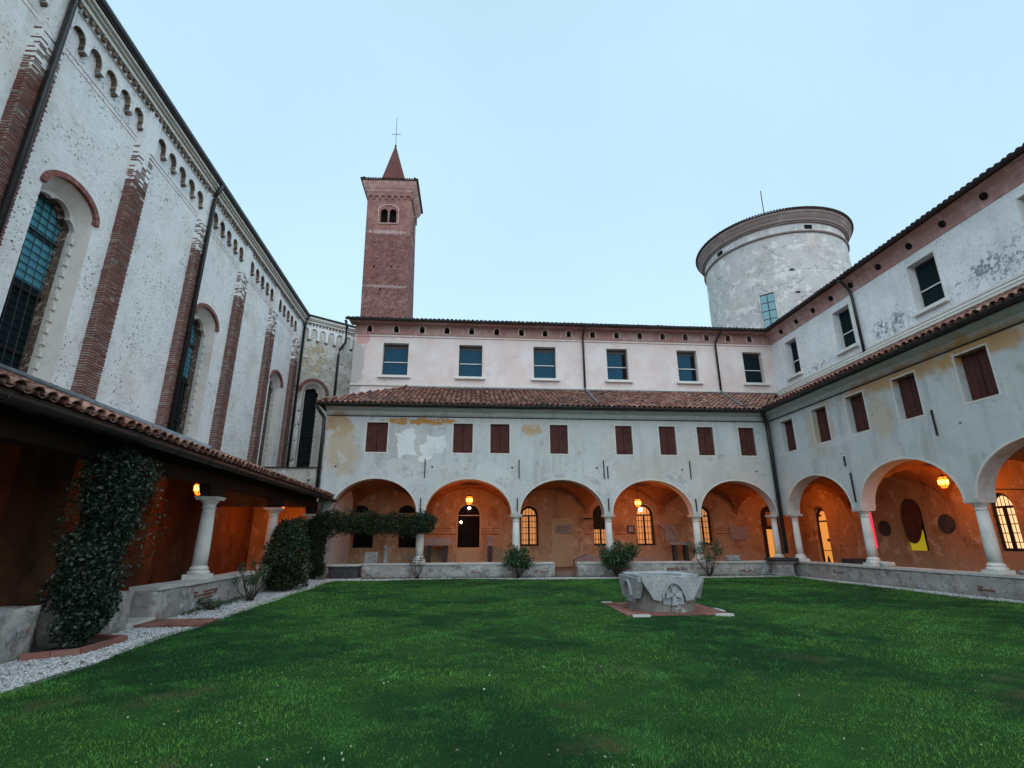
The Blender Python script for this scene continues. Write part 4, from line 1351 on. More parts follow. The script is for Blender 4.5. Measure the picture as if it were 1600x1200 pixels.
for y0, y1 in zip(PIL[:-1], PIL[1:]):
    a0, a1 = y0 + PW + .001, y1 - .001
    pt = (a1 - a0) / 5
    o = [(a0, 13.02)]
    bits = []
    for k in range(5):
        c = a0 + pt * (k + .5)
        hw = pt / 2 - .082
        o += [(c - hw, 13.02)] + arch_pts(c, hw, 13.2, hw * 1.1, 10) + [(c + hw, 13.02)]
        liner = [(c - hw, 13.03)] + arch_pts(c, hw, 13.2, hw * 1.1, 10) + [(c + hw, 13.03)]
        lin2 = [(c + (u - c) * .93, 13.03 + (z - 13.03) * .97) for u, z in liner]
        bits.append((liner, lin2))
    o += [(a1, 13.02), (a1, 13.72), (a0, 13.72)]
    fz = put('blind_arcade', plate(MB(), o, [], mc, -.15, -.001), 'church', church, LF)
    for liner, lin2 in bits:
        cb_ = MB()
        coursed(cb_, liner, lin2, mc, -.135, -.004)
        put('arch_soffit', cb_, 'nichebrick', fz, LF)
    for k in range(0, 6):
        u = a0 + pt * k
        if 0 < k < 6:
            put('corbel', MB().box(XC + .002, XC + .12, u - .04, u + .04, 12.955, 13.018), 'niche', fz, LF)
    for z in (12.72, 12.58):
        put('painted_line', MB().box(XC + .001, XC + .006, a0, a1, z, z + .028), 'pinkline', fz, LF)
dt = MB()
y = 1.0
while y < 29.0:
    dt.box(XC + .19, XC + .27, y, y + .11, 13.74, 13.9)
    y += .22
put('dentil_course', dt, 'niche', church, LF, fix=False, kind='stuff')
put('cornice', MB().box(XC - .02, XC + .19, -3, 29.2, 13.722, 13.98), 'church', church, LF)
for a, b, z0, z1, mt in ((.0, .27, 13.905, 14.02, 'sill'), (.0, .34, 14.03, 14.09, 'trim'), (.0, .42, 14.10, 14.16, 'sill'), (.0, .46, 14.17, 14.22, 'bwood')):
    put('cornice', MB().box(XC - .02, XC + b, -3, 29.25, z0, z1), mt, church, LF)
put('gutter', MB().loft([[(XC + .40 + .13 * math.cos(t), y, 14.34 + .13 * math.sin(t)) for t in np.linspace(0, 2 * PI, 12, endpoint=False)] for y in (-3, 29.4)]), 'gutter', church, LF)
put('roof', MB().add([(XC + .45, -3, 14.3), (XC + .45, 29.4, 14.3), (-16, 29.4, 17.2), (-16, -3, 17.2), (XC + .45, -3, 14.25), (XC + .45, 29.4, 14.25), (-22.5, 29.4, 14.25), (-22.5, -3, 14.25)],
    [(0, 1, 2, 3), (4, 5, 1, 0), (3, 2, 6, 7), (7, 6, 5, 4), (1, 5, 6, 2), (0, 3, 7, 4)]), 'roofbed', church, LF)
put('rear_wall', MB().box(-22.2, -21.8, -3, 29.2, 0, 14.2), 'church', church, LF)
for y in (9.85, 17.18):
    pipe('downpipe', [(XC + .45, y, 14.25), (XC + .42, y, 14.05), (XC + .30, y, 13.8), (XC + .30, y, 13.6), (XC + .30, y, 4.7)], .075, church, LF)
pipe('downpipe', [(XC + .45, 28.95, 14.25), (XC + .42, 28.95, 14.05), (XC + .32, 28.95, 13.7), (XC + .32, 28.95, 4.4)], .075, church, LF)

# end facet of the church
SX, SY = -10.36, 28.94
ta = math.radians(35)
T, N = Vector((math.cos(ta), math.sin(ta), 0)), Vector((-math.sin(ta), math.cos(ta), 0))
def mf(u, z, d):
    p = Vector((SX, SY, 0)) + T * u + N * d
    return (p.x, p.y, z)
fw = arched(1.18, .60, 4.9, 9.75, .6, 16)
put('facet_wall', plate(MB(), [(0, 4.0), (4.4, 4.0), (4.4, 14.2), (0, 14.2)], [fw], mf, 0, .03), 'facet', church)
fwn = tall_window(church, mf, 1.18, ID, hw=.60, zs=9.75, zb=4.9, gi=.44, hood=False, splay=.3, rf=1.0, drop=.05, rfi=1.0, panem=('leadlow', 'leadlow'))
for k in range(34):
    t = PI * (k + .5) / 34
    for rr in (.80,):
        p = mf(1.18 - rr * math.cos(t), 9.72 + rr * math.sin(t), .02)
        q = Vector(mf(1.18 - (rr + 1) * math.cos(t), 9.72 + (rr + 1) * math.sin(t), .02)) - Vector(p)
        b = bpy.data.objects.new('arch_brick', random.choice(VB))
        link(b, fwn, frame_m(p, N.cross(q), N, q) @ Matrix.Diagonal((1, .6, 1.5, 1)))
o = [(0.02, 12.98)]
bits = []
for k in range(8):
    c = .28 + .52 * k
    o += [(c - .185, 12.98)] + arch_pts(c, .185, 13.45, .24, 10) + [(c + .185, 12.98)]
o += [(4.4, 12.98), (4.4, 14.0), (.02, 14.0)]
fz = put('blind_arcade', plate(MB(), o, [], mf, -.10, -.001), 'church', church)
for k in range(8):
    u = .28 + .52 * k + .26
    a = mf(u, 0, -.05)
    put('corbel', MB().obox(Matrix.Translation((a[0], a[1], 12.93)) @ Matrix.Rotation(ta, 4, 'Z'), .05, .05, .05), 'niche', fz)
dt = MB()
for k in range(22):
    a = mf(.1 + .2 * k, 0, -.13)
    dt.obox(Matrix.Translation((a[0], a[1], 13.93)) @ Matrix.Rotation(ta, 4, 'Z'), .05, .03, .07)
put('dentil_course', dt, 'niche', church, kind='stuff')
for b, z0, z1, mt in ((.18, 14.01, 14.12, 'sill'), (.26, 14.13, 14.19, 'trim'), (.34, 14.20, 14.32, 'sill')):
    q = MB().loft([[mf(.05, z0, -b), mf(4.4, z0, -b), mf(4.4, z0, .2), mf(.05, z0, .2)], [mf(.05, z1, -b), mf(4.4, z1, -b), mf(4.4, z1, .2), mf(.05, z1, .2)]])
    put('cornice', q, mt, church)
put('gutter', MB().tube([mf(-.1, 14.38, -.38), mf(4.5, 14.38, -.38)], .06, 8), 'gutter', church)
put('roof', MB().add([mf(-.1, 14.36, -.35), mf(4.5, 14.36, -.35), mf(2.2, 16.5, 6), mf(-6, 16.5, 6)], [(0, 1, 2, 3)]), 'roofbed', church)

# small rendered annex closing the corner
ann = tag(put('annex_block', MB().box(-10.6, -6.14, 22.5, 28.8, 2.95, 4.42), 'facet'), 'low rendered block in the corner under the church end window', 'annex')
put('coping', MB().box(-10.6, -6.14, 22.42, 28.8, 4.421, 4.47), 'gutter', ann)

# ------------------------------------------------------------------ the low lean-to gallery along the church
gal = thing('lean_to_gallery', 'low lean-to gallery with dark timber eave along the foot of the church', 'gallery', (-7.5, 11, 0), LF)
ge = 21.7
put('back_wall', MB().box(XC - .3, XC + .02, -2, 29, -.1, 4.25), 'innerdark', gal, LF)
put('cross_wall', plate(MB(), [(XC, 2.74), (-6.0, 2.74), (-6.0, 3.25), (XC, 4.5)], [], lambda u, z, d: (u, 21.45 + d, z), 0, .2), 'inner', gal, LF)
put('corner_wall', MB().box(-10.6, -6.0, YI, YI + .3, -.1, 3.6), 'inner', gal)
EX, EZ, TX, TZ = -5.02, 3.12, XC + .03, 4.78
sl_ = math.hypot(TX - EX, TZ - EZ)
upl = Vector((TX - EX, 0, TZ - EZ)) / sl_
nl = Vector((upl.z, 0, -upl.x))
put('roof', MB().add([(EX, -2, EZ), (EX, ge, EZ), (TX, ge, TZ), (TX, -2, TZ), (EX, -2, EZ - .06), (EX, ge, EZ - .06), (TX, ge, TZ - .06), (TX, -2, TZ - .06)],
    [(0, 1, 2, 3), (7, 6, 5, 4), (0, 4, 5, 1), (0, 3, 7, 4), (1, 5, 6, 2), (3, 2, 6, 7)]), 'bwood', gal, LF)
rf = [o for o in gal.children if o.name.startswith('roof')][0] if False else bpy.data.objects[[o.name for o in COL.objects if o.parent == gal and o.name.startswith('roof')][0]]
lay_tiles(rf, (EX + .05, ge, EZ - .01), (0, -1, 0), upl, nl, 104, 13, .225, .34, None, LF, 160)
put('gutter', MB().loft([[(EX + .10 + .10 * math.cos(t), y, EZ - .10 + .095 * math.sin(t)) for t in np.linspace(PI, 2 * PI, 10)] for y in (-2, ge - .1)], closed=True), 'gutter', gal, LF)
for y in np.arange(1.0, ge, 1.2):
    put('gutter_bracket', MB().tube([(EX + .10 + .108 * math.cos(t), y, EZ - .10 + .104 * math.sin(t)) for t in np.linspace(PI, 2 * PI, 7)], .008, 4), 'gutter', gal, LF)
put('flashing', MB().box(XC + .031, XC + .16, -2, 28, TZ - .06, TZ + .10), 'zinc', gal, LF)
# a lead strip climbing over the tiles
put('roof_drain', MB().tube([(EX + .06, 10.75, EZ + .12), (TX, 10.75, TZ + .2)], .06, 8), 'zinc', gal, LF)
put('lintel', MB().box(-5.92, -5.58, -2, ge, 2.72, 2.95), 'bwood', gal, LF)
put('wall_plate', MB().box(-5.85, -5.65, -2, ge, 2.951, 3.25), 'bwood', gal, LF)
for i, y in enumerate(np.arange(.3, ge, .62)):
    m_ = LF @ frame_m(((EX + TX) / 2, y, (EZ + TZ) / 2 - .13), upl, (0, 1, 0), -nl)
    put('rafter', MB().box(-sl_ / 2 + .05, sl_ / 2, -.05, .05, -.07, .068), 'bwood', gal, m_)
for y in (9.3, 12.84, 17.2, 21.45):
    column(gal, -5.75, y, .68, 2.46, 0, LF)
    br = MB().loft([[(x, y + a, z) for a, z in ((-.38, 2.718), (-.38, 2.66), (-.24, 2.462), (.24, 2.462), (.46, 2.64), (.46, 2.718))] for x in (-5.88, -5.62)])
    b_ = put('bolster', br, 'bwood', gal, LF)
for y0 in (9.5, 13.15, 16.6, 20.2):
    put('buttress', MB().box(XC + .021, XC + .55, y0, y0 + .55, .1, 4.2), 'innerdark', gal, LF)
put('door', plate(MB(), arched(16.0 - .2, .62, .16, 2.1, .01, 4), [], MPL(XC + .05), -.03, .02), 'bwood', gal, LF)
put('door_panel', MB().box(XC + .09, XC + .11, 15.5, 16.1, 1.35, 2.0), 'shutter', gal, LF)
put('wall_shelf', MB().box(XC + .022, XC + .4, 15.2, 17.6, 2.30, 2.36), 'iron', gal, LF)

# ------------------------------------------------------------------ bell tower behind the far wing
TM = NM('tower_brickwork')
tn = TM.noise(.9, 6, .7)
bt = TM.n('ShaderNodeTexBrick')
bt.inputs['Scale'].default_value = 1
bt.inputs['Brick Width'].default_value = .3
bt.inputs['Row Height'].default_value = .11
bt.inputs['Mortar Size'].default_value = .02
bt.inputs['Color1'].default_value = (.12, .040, .034, 1)
bt.inputs['Color2'].default_value = (.20, .068, .056, 1)
bt.inputs['Mortar'].default_value = (.20, .11, .10, 1)
sp = TM.n('ShaderNodeSeparateXYZ'); TM.link(TM.pos, sp.inputs[0])
cb = TM.n('ShaderNodeCombineXYZ')
TM.link(TM.math('ADD', sp.outputs[0], sp.outputs[1]), cb.inputs[0]); TM.link(sp.outputs[2], cb.inputs[1])
TM.link(cb.outputs[0], bt.inputs['Vector'])
c = TM.mix(TM.rng(TM.noise(.8, 6, .75, off=(3, 0, 2)), .48, .62, 0, .45), bt.outputs['Color'], (.28, .18, .165))
c = TM.mix(TM.rng(TM.noise(2.6, 7, .8), .48, .60, 0, .75), c, (.075, .032, .03))
c = TM.mix(TM.rng(TM.noise(4.2, 7, .8, sc=(1, 1, 2.6), off=(7, 0, 2)), .54, .62, 0, .7), c, (.36, .26, .24))
c = TM.mix(TM.math('MULTIPLY', TM.rng(sp.outputs[2], 28.6, 29.0, 0, 1), .85), c, TM.mix(TM.rng(TM.noise(1.2, 5, .7), .4, .65), (.30, .16, .145), (.21, .10, .092)))
c = TM.mix(TM.math('MULTIPLY', TM.blob(-8.3, 42, 28.9, 1.9, 3, .22, .9, 4.5, .3), .6), c, (.46, .36, .35))
c = TM.mix(TM.math('MULTIPLY', TM.blob(-8.0, 42, 23.3, 2.4, 3, .14, .9, 4.5, .3), .5), c, (.42, .33, .32))
TM.bump(TM.noise(6, 6, .7), .6, .05)
M['towerbrick'] = TM.done(c, .9, .15)
bel = thing('bell_tower', 'slender red brick bell tower with twin-arched belfry, spire and cross', 'tower', (-7.5, 44.05, 0))
TL = Matrix.Translation((-7.5, 44.05, 0)) @ Matrix.Rotation(math.radians(-1.5), 4, 'Y')
h = 2.05
bz0, bz1 = 29.9, 31.45
def tower_face(mpp, name):
    o = [(-h if name == 'front_wall' else -h + .255, 0), (h, 0), (h, 33.3), (-h if name == 'front_wall' else -h + .255, 33.3)]
    hs = [arched(-.02 - .40, .33, bz0, bz1 - .35, .33, 10), arched(-.02 + .40, .33, bz0, bz1 - .35, .33, 10)]
    put(name, plate(MB(), o, hs, mpp, 0, .25), 'towerbrick', bel, TL)
    fr = arched(-.02, .88, bz0 - .03, bz1 - .25, .62, 14)
    f2 = [(-.02 + (u + .02) * 1.12, bz0 + (z - bz0) * 1.05) for u, z in fr]
    put('belfry_arch', strip(MB(), fr, f2, mpp, -.06, -.002), 'cove', bel, TL)
    c0 = Vector(mpp(-.02, bz0, .12))
    put('belfry_column', MB().lathe([(.10, 0), (.06, .1), (.055, .9), (.07, .95), (.1, 1.1)], 10, c0), 'white', bel, TL)
    put('belfry_sill', plate(MB(), rect(-.95, .9, bz0 - .14, bz0 - .035), [], mpp, -.08, -.002), 'cove', bel, TL)
    o = [(-h - .02, 32.45)]
    for k in range(7):
        cc = -h + (2 * h) * (k + .5) / 7
        o += [(cc - .22, 32.45)] + arch_pts(cc, .22, 32.6, .24, 8) + [(cc + .22, 32.45)]
    o += [(h + .02, 32.45), (h + .02, 33.3), (-h - .02, 33.3)]
    put('hanging_arches', plate(MB(), o, [], mpp, -.12, -.002), 'towerbrick', bel, TL)
tower_face(lambda u, z, d: (u, -h + d, z), 'front_wall')
tower_face(lambda u, z, d: (h - d, u, z), 'side_wall')
put('side_wall', MB().box(-h, -h + .24, -h + .26, h, 0, 33.3), 'towerbrick', bel, TL)
put('rear_wall', MB().box(-h + .25, h - .26, h - .25, h, 0, 33.3), 'towerbrick', bel, TL)
put('belfry_core', MB().box(-1.6, 1.6, -1.6, 1.6, 29, 32), 'void', bel, TL)
for (u, z) in ((-1.1, 25.3), (.45, 25.3), (-.45, 23.0)):
    put('putlog_hole', MB().box(u - .09, u + .09, -h - .004, -h + .05, z - .09, z + .09), 'void', bel, TL)
q = lambda s_, z: [(-s_, -s_, z), (s_, -s_, z), (s_, s_, z), (-s_, s_, z)]
put('cornice', MB().loft([q(h + .13, 33.302), q(h + .16, 33.42), q(h + .28, 33.6), q(h + .42, 33.95), q(h + .50, 34.25)]), 'cove', bel, TL)
put('eave_roof', MB().loft([q(h + .60, 34.26), q(h + .60, 34.32), q(1.15, 35.2)]), 'roofbed', bel, TL)
po = []
for sgn in range(4):
    R = Matrix.Rotation(sgn * PI / 2, 4, 'Z')
    for k in range(24):
        po.append(R @ Matrix.Translation((-h - .55 + k * .225, -h - .64, 34.34)) @ Matrix.Rotation(math.radians(28), 4, 'X'))
many('roof_tile', M['tiledark'], TILED, bel, po, 0, TL)
M['spire'] = wall_mat('spire_brick', (.13, .05, .045), [('noise', (.09, .035, .03), .8, .4, .7, .8), ('noise', (.2, .1, .09), 4, .5, .7, .5)], bump=.4)
put('spire', MB().loft([[(r * math.cos(2 * PI * (k + .5) / 8), r * math.sin(2 * PI * (k + .5) / 8), z) for k in range(8)] for r, z in ((1.55, 34.7), (1.46, 35.3), (.07, 40.4))]), 'spire', bel, TL)
put('finial', MB().lathe([(.03, 0), (.1, .08), (.11, .18), (.05, .3), (.03, .4)], 10, (0, 0, 40.35)), 'iron', bel, TL)
put('cross', MB().tube([(0, 0, 40.6), (0, 0, 44.2)], .024, 6).tube([(-.48, 0, 42.0), (.48, 0, 42.0)], .024, 6), 'iron', bel, TL)

# ------------------------------------------------------------------ round tower behind the right-hand corner
rt = thing('round_tower', 'massive round grey tower with tiled rim and blue-green window, behind the right corner', 'tower', (27.2, 39.6, 0))
RM = Matrix.Translation((27.2, 39.6, 0))
put('drum', MB().lathe([(5.95, 0), (5.83, 14), (5.8, 25.179)], 96), 'tower', rt, RM, smooth=False)
put('band_moulding', MB().lathe([(5.84, 25.18), (5.93, 25.21), (5.96, 25.28), (5.93, 25.35), (5.84, 25.37)], 96), 'cornice', rt, RM)
put('frieze', MB().lathe([(5.80, 25.371), (5.80, 26.06)], 96), 'tower', rt, RM)
put('cornice', MB().lathe([(5.82, 26.061), (5.95, 26.08), (5.97, 26.18), (6.06, 26.2), (6.1, 26.38), (6.18, 26.5), (6.30, 26.75), (6.36, 26.8), (6.38, 26.98)], 96), 'cornice', rt, RM)
put('roof', MB().lathe([(6.40, 27.0), (6.46, 27.02), (6.46, 27.07), (3.5, 28.4), (.1, 29.2)], 96), 'roofbed', rt, RM)
po = []
for k in range(180):
    a = 2 * PI * k / 180
    for rr, zz_ in ((6.52, 27.07),):
        po.append(Matrix.Rotation(a, 4, 'Z') @ Matrix.Translation((0, -rr, zz_)) @ Matrix.Rotation(math.radians(24), 4, 'X'))
many('roof_tile', M['tiledark'], TILED, rt, po, 0, RM)
for z in (21.9, 19.9):
    put('string_line', MB().lathe([(5.80, z), (5.823, z + .02), (5.823, z + .06), (5.8, z + .08)], 96, cap=False), 'tower', rt, RM)
for az, z in ((38.4, 25.68), (29.4, 25.68), (36.2, 21.95), (36.4, 19.95), (41.3, 21.95)):
    a = math.atan2(-39.6, -27.2) + math.radians((38 - az) * -5.2) * .0
    # opening on the ray at this azimuth
    d = Vector((math.sin(math.radians(az)), math.cos(math.radians(az)), 0))
    o_ = Vector((27.2, 39.6, 0))
    bq = d.dot(o_)
    dist = bq - math.sqrt(max(0, bq * bq - (o_.length_squared - 5.81 ** 2)))
    p = d * dist - o_
    put('putlog_hole', MB().obox(Matrix.Translation((p.x, p.y, z)) @ Matrix.Rotation(math.atan2(p.y, p.x) - PI / 2, 4, 'Z'), .28 if z > 24.2 else .14, .06, .16 if z > 24.2 else .06), 'void', rt, RM)
az = 33.45
d = Vector((math.sin(math.radians(az)), math.cos(math.radians(az)), 0))
o_ = Vector((27.2, 39.6, 0)); bq = d.dot(o_)
p = d * (bq - math.sqrt(bq * bq - (o_.length_squared - 5.82 ** 2))) - o_
WMx = Matrix.Translation((p.x, p.y, 0)) @ Matrix.Rotation(math.atan2(p.y, p.x) + PI / 2, 4, 'Z')
wf = MB()
plate(wf, rect(-.62, .62, 16.6, 20.35), [rect(-.52, .52, 16.7, 20.25)], lambda u, z, d_: (u, d_, z), -.09, .2)
wn = put('window', wf, 'tower', rt, RM @ WMx)
pn = MB()
for r_ in range(5):
    for c_ in range(2):
        z0 = 16.74 + r_ * .70
        x0 = -.52 + c_ * .53
        put('pane', MB().box(x0 + .02, x0 + .49, -.03, -.01, z0, z0 + .64), 'tealglass', wn, RM @ WMx)
fb = MB().box(-.52, .52, -.012, .0, 16.7, 20.25)
for r_ in range(6):
    fb.box(-.52, .52, -.06, -.031, 16.69 + r_ * .70, 16.735 + r_ * .70)
fb.box(-.03, .0, -.055, -.034, 16.7, 20.25)
put('frame', fb, 'frame', wn, RM @ WMx)
put('aerial', MB().tube([(0, 0, 28.8), (.05, 0, 33.6)], .04, 6), 'iron', rt, RM)

# ------------------------------------------------------------------ low walls under the columns
def rough_block(L, Wd, H, amp=.02, seg=.12, seed=0):  # uneven masonry
    import bmesh
    from mathutils import noise as mn
    nxs, nys, nzs = max(2, int(L / seg)), max(2, int(Wd / seg)), max(2, int(H / seg))
    mb = MB()
    idx = {}
    def vid(i, j, k):
        key = (i, j, k)
        if key not in idx:
            p = Vector((-L / 2 + L * i / nxs, -Wd / 2 + Wd * j / nys, H * k / nzs))
            q = p * 4.3 + Vector((seed * 3.7, seed, 0))
            dsp = Vector((mn.noise(q), mn.noise(q + Vector((9, 0, 0))), mn.noise(q + Vector((0, 9, 0)))))
            q2 = p * 13 + Vector((seed, 0, 0))
            dsp += .5 * Vector((mn.noise(q2), mn.noise(q2 + Vector((9, 0, 0))), mn.noise(q2 + Vector((0, 9, 0)))))
            p = p + Vector((dsp.x * amp, dsp.y * amp, dsp.z * amp * (.6 if k else 0)))
            idx[key] = len(mb.v)
            mb.v.append(tuple(p))
        return idx[key]
    for i in range(nxs):
        for j in range(nys):
            for k in (0, nzs):
                mb.f.append((vid(i, j, k), vid(i + 1, j, k), vid(i + 1, j + 1, k), vid(i, j + 1, k)))
        for k in range(nzs):
            for j in (0, nys):
                mb.f.append((vid(i, j, k), vid(i + 1, j, k), vid(i + 1, j, k + 1), vid(i, j, k + 1)))
    for j in range(nys):
        for k in range(nzs):
            for i in (0, nxs):
                mb.f.append((vid(i, j, k), vid(i, j + 1, k), vid(i, j + 1, k + 1), vid(i, j, k + 1)))
    return mb

def low_wall(name, label, L, mw, H, Wd=.46, seed=1, cope=True, bricks=0, rubble=0, mat='lowwall', group=None):
    """runs along its own x, front face towards -y"""
    w_ = put(name, rough_block(L, Wd, H - (.07 if cope else 0), .020, .07, seed), mat, None, mw, smooth=True)
    tag(w_, label, 'low wall', group)
    if cope:
        x = -L / 2
        r0 = random.Random(seed)
        while x < L / 2 - .05:
            l_ = min(r0.uniform(.8, 1.5), L / 2 - x)
            c_ = rough_block(l_ - .012, Wd + .07, .068, .006, .15, seed + int(x * 10))
            put('coping_stone', c_, 'coping', w_, mw @ Matrix.Translation((x + l_ / 2, r0.uniform(-.012, .012), H - .068 + r0.uniform(-.006, .006))), smooth=False)
            x += l_
    r0 = random.Random(seed + 5)
    for _ in range(bricks):
        cx = r0.uniform(-L / 2 + .3, L / 2 - .3)
        cz = r0.uniform(.15, H - .22)
        for a in range(r0.randint(3, 6)):
            x_ = cx + (a % 3) * .17 - .2 + r0.uniform(-.04, .04)
            z_ = cz + (a // 3) * .065
            if abs(x_) > L / 2 - .15 or z_ > H - .12:
                continue
            o_ = bpy.data.objects.new('brick', r0.choice(BM))
            link(o_, w_, mw @ Matrix.Translation((x_, -Wd / 2 + .045, z_)) @ Matrix.Rotation(r0.gauss(0, .04), 4, 'Z') @ Matrix.Diagonal((.62, 1, .85, 1)))
    for _ in range(rubble):
        x_ = r0.uniform(-L / 2 + .1, L / 2 - .1)
        z_ = r0.uniform(.02, .2) if r0.random() < .65 else r0.uniform(.1, H - .2)
        s_ = r0.uniform(.03, .075)
        o_ = bpy.data.objects.new('stone', r0.choice(RUB))
        link(o_, w_, mw @ Matrix.Translation((x_, -Wd / 2 + .01, z_)) @ Matrix.Rotation(r0.uniform(0, 6), 4, 'Y') @ Matrix.Diagonal((s_ * 1.5, s_ * .7, s_, 1)))
    return w_
def rock_mesh(seed, mat):
    from mathutils import noise as mn
    mb = MB()
    ns, nr_ = 7, 5
    rings = []
    for i in range(1, nr_):
        t = PI * i / nr_
        rings.append([])
        for j in range(ns):
            p = Vector((math.sin(t) * math.cos(2 * PI * j / ns), math.sin(t) * math.sin(2 * PI * j / ns), math.cos(t)))
            p *= 1 + .35 * mn.noise(p * 1.7 + Vector((seed * 5, 0, 0)))
            rings[-1].append(p)
    mb.loft(rings)
    me = mb.mesh('stone', mat)
    fixn(me)
    return me
RUB = [rock_mesh(i, M['stone']) for i in range(4)]
WTOP = .60
def bw(x0, x1, seed, label, **kw):
    m_ = Matrix.Translation(((x0 + x1) / 2, YF + .23, 0))
    return low_wall('low_wall', label, x1 - x0, m_, WTOP, seed=seed, **kw)
bw(-4.25, -2.32, 3, 'short rendered low wall under the far left arch, beside the dark stone trough', rubble=8)
bw(-1.95 - .37, 3.40, 4, 'rubbly low wall under the second far arch, its render crumbling at the foot', bricks=2, rubble=44)
bw(4.32, 13.0, 6, 'long low wall under the fourth and fifth far arches with bare brick patches', bricks=7, rubble=60)
mR = Matrix.Translation((XR + .23, 9.9, 0)) @ Matrix.Rotation(-PI / 2, 4, 'Z')
low_wall('low_wall', 'long smooth-rendered low wall carrying the columns along the right side of the lawn', 22.6, mR, .62, seed=9, bricks=4, rubble=14)
def lw(y0, y1, seed, label, **kw):
    m_ = LF @ Matrix.Translation((-5.77, (y0 + y1) / 2, 0)) @ Matrix.Rotation(PI / 2, 4, 'Z')
    return low_wall('low_wall', label, y1 - y0, m_, .66, seed=seed, **kw)
lw(1.5, 8.05, 11, 'thick battered low wall at the left edge, ending at the big climbing plant', rubble=22, cope=False)
lw(8.75, 10.12, 12, 'short stub of pale low wall between the big climbing plant and the gallery entrance', rubble=8, cope=False)
lw(10.85, 21.6, 13, 'cracked low wall with exposed bricks carrying the left gallery columns', bricks=6, rubble=30)

# ------------------------------------------------------------------ brick paving by the well and at the gallery entrance
PB = brick_meshes('brick', .245, .115, .05, M['brickpave'], 5, .003)
pad = put('brick_paving', MB().box(3.02, 5.1, 10.42, 12.5, GZ - .05, GZ + .018), 'soil', kind='structure')
for i in range(8):
    for j in range(16):
        x = 3.02 + .13 + i * .26 + (.0)
        y = 10.42 + .065 + j * .13
        o_ = bpy.data.objects.new('brick', random.choice(PB))
        link(o_, pad, Matrix.Translation((x + random.gauss(0, .003), y + random.gauss(0, .003), GZ + .018 + random.gauss(0, .003))) @ Matrix.Rotation(random.gauss(0, .012), 4, 'Z'))
for x, y, w_, l_ in ((3.28, 10.36, .34, .09), (4.92, 10.36, .36, .09), (3.16, 12.5, .24, .1), (5.12, 11.0, .08, .4)):
    put('edging_stone', rough_block(w_, l_, .06, .004, .08, int(x * 7)), 'coping', pad, Matrix.Translation((x, y, GZ - .01)))
pad = put('brick_paving', MB().box(-5.5, -4.38, 10.25, 10.95, GZ - .05, GZ + .005), 'soil', None, LF, kind='structure')
for i in range(9):
    for j in range(3):
        o_ = bpy.data.objects.new('brick', random.choice(PB))
        link(o_, pad, LF @ Matrix.Translation((-5.45 + i * .125, 10.37 + j * .25, GZ + .005)) @ Matrix.Rotation(PI / 2 + random.gauss(0, .02), 4, 'Z'))
put('threshold_stone', rough_block(.55, .85, .1, .006, .1, 3), 'coping', pad, LF @ Matrix.Translation((-5.78, 10.48, GZ - .02)))

# ------------------------------------------------------------------ the carved well head
wl = thing('well_head', 'grey stone well head carved with a cross, standing on brick paving in the lawn', 'well', (4.05, 11.35, GZ))
WM0 = Matrix.Translation((4.05, 11.38, GZ)) @ Matrix.Rotation(math.radians(2), 4, 'Z')
def superel(rx, e, z, n=64, jit=0.0):
    r_ = []
    for k in range(n):
        t = 2 * PI * (k + .5) / n
        c_, s_ = math.cos(t), math.sin(t)
        r = (abs(c_) ** e + abs(s_) ** e) ** (-1 / e) * rx
        r_.append((r * c_, r * s_, z + (random.uniform(-jit, jit) if jit else 0)))
    return r_
body = MB()
prof = [(.67, 2.2, .0), (.67, 2.2, .1), (.65, 2.3, .22), (.635, 2.4, .36), (.635, 2.7, .46), (.635, 3.4, .56), (.635, 5, .63), (.64, 8, .67)]
body.loft([superel(a, b, c) for a, b, c in prof], cap=False)
M['stonebase'] = wall_mat('well_drum_stone', (.20, .185, .17), [('noise', (.12, .11, .105), 2.2, .42, .65, .8), ('noise', (.30, .28, .26), 5, .55, .7, .6), ('noise', (.07, .07, .07), 22, .56, .68, .6)], bump=.9)
M['stonelight'] = wall_mat('well_relief_stone', (.33, .35, .355), [('noise', (.25, .27, .28), 3.0, .45, .62, .8), ('noise', (.46, .47, .47), 7, .54, .66, .6), ('noise', (.12, .13, .13), 24, .57, .66, .6)], bump=.9)
bo = put('drum', body, 'stonebase', wl, WM0, smooth=True)
def rimring(r, e, z, sd):
    from mathutils import noise as mn
    return [(x * (1 + .02 * mn.noise(Vector((x * 3, y * 3, sd)))), y * (1 + .02 * mn.noise(Vector((x * 3, y * 3, sd + 5)))), z_ + .035 * mn.noise(Vector((x * 4, y * 4, sd)))) for x, y, z_ in superel(r, e, z)]
rim = MB().loft([rimring(.64, 8, .665, 1), rimring(.65, 9, .69, 2), rimring(.645, 9, .73, 3), rimring(.56, 4, .725, 4), rimring(.48, 2, .70, 5), rimring(.45, 2, .40, 6)], cap=False)
put('rim', rim, 'stonelight', wl, WM0)
put('well_cover', MB().lathe([(0.0, .42), (.47, .42), (.47, .45), (0, .45)], 24, cap=False), 'void', wl, WM0)
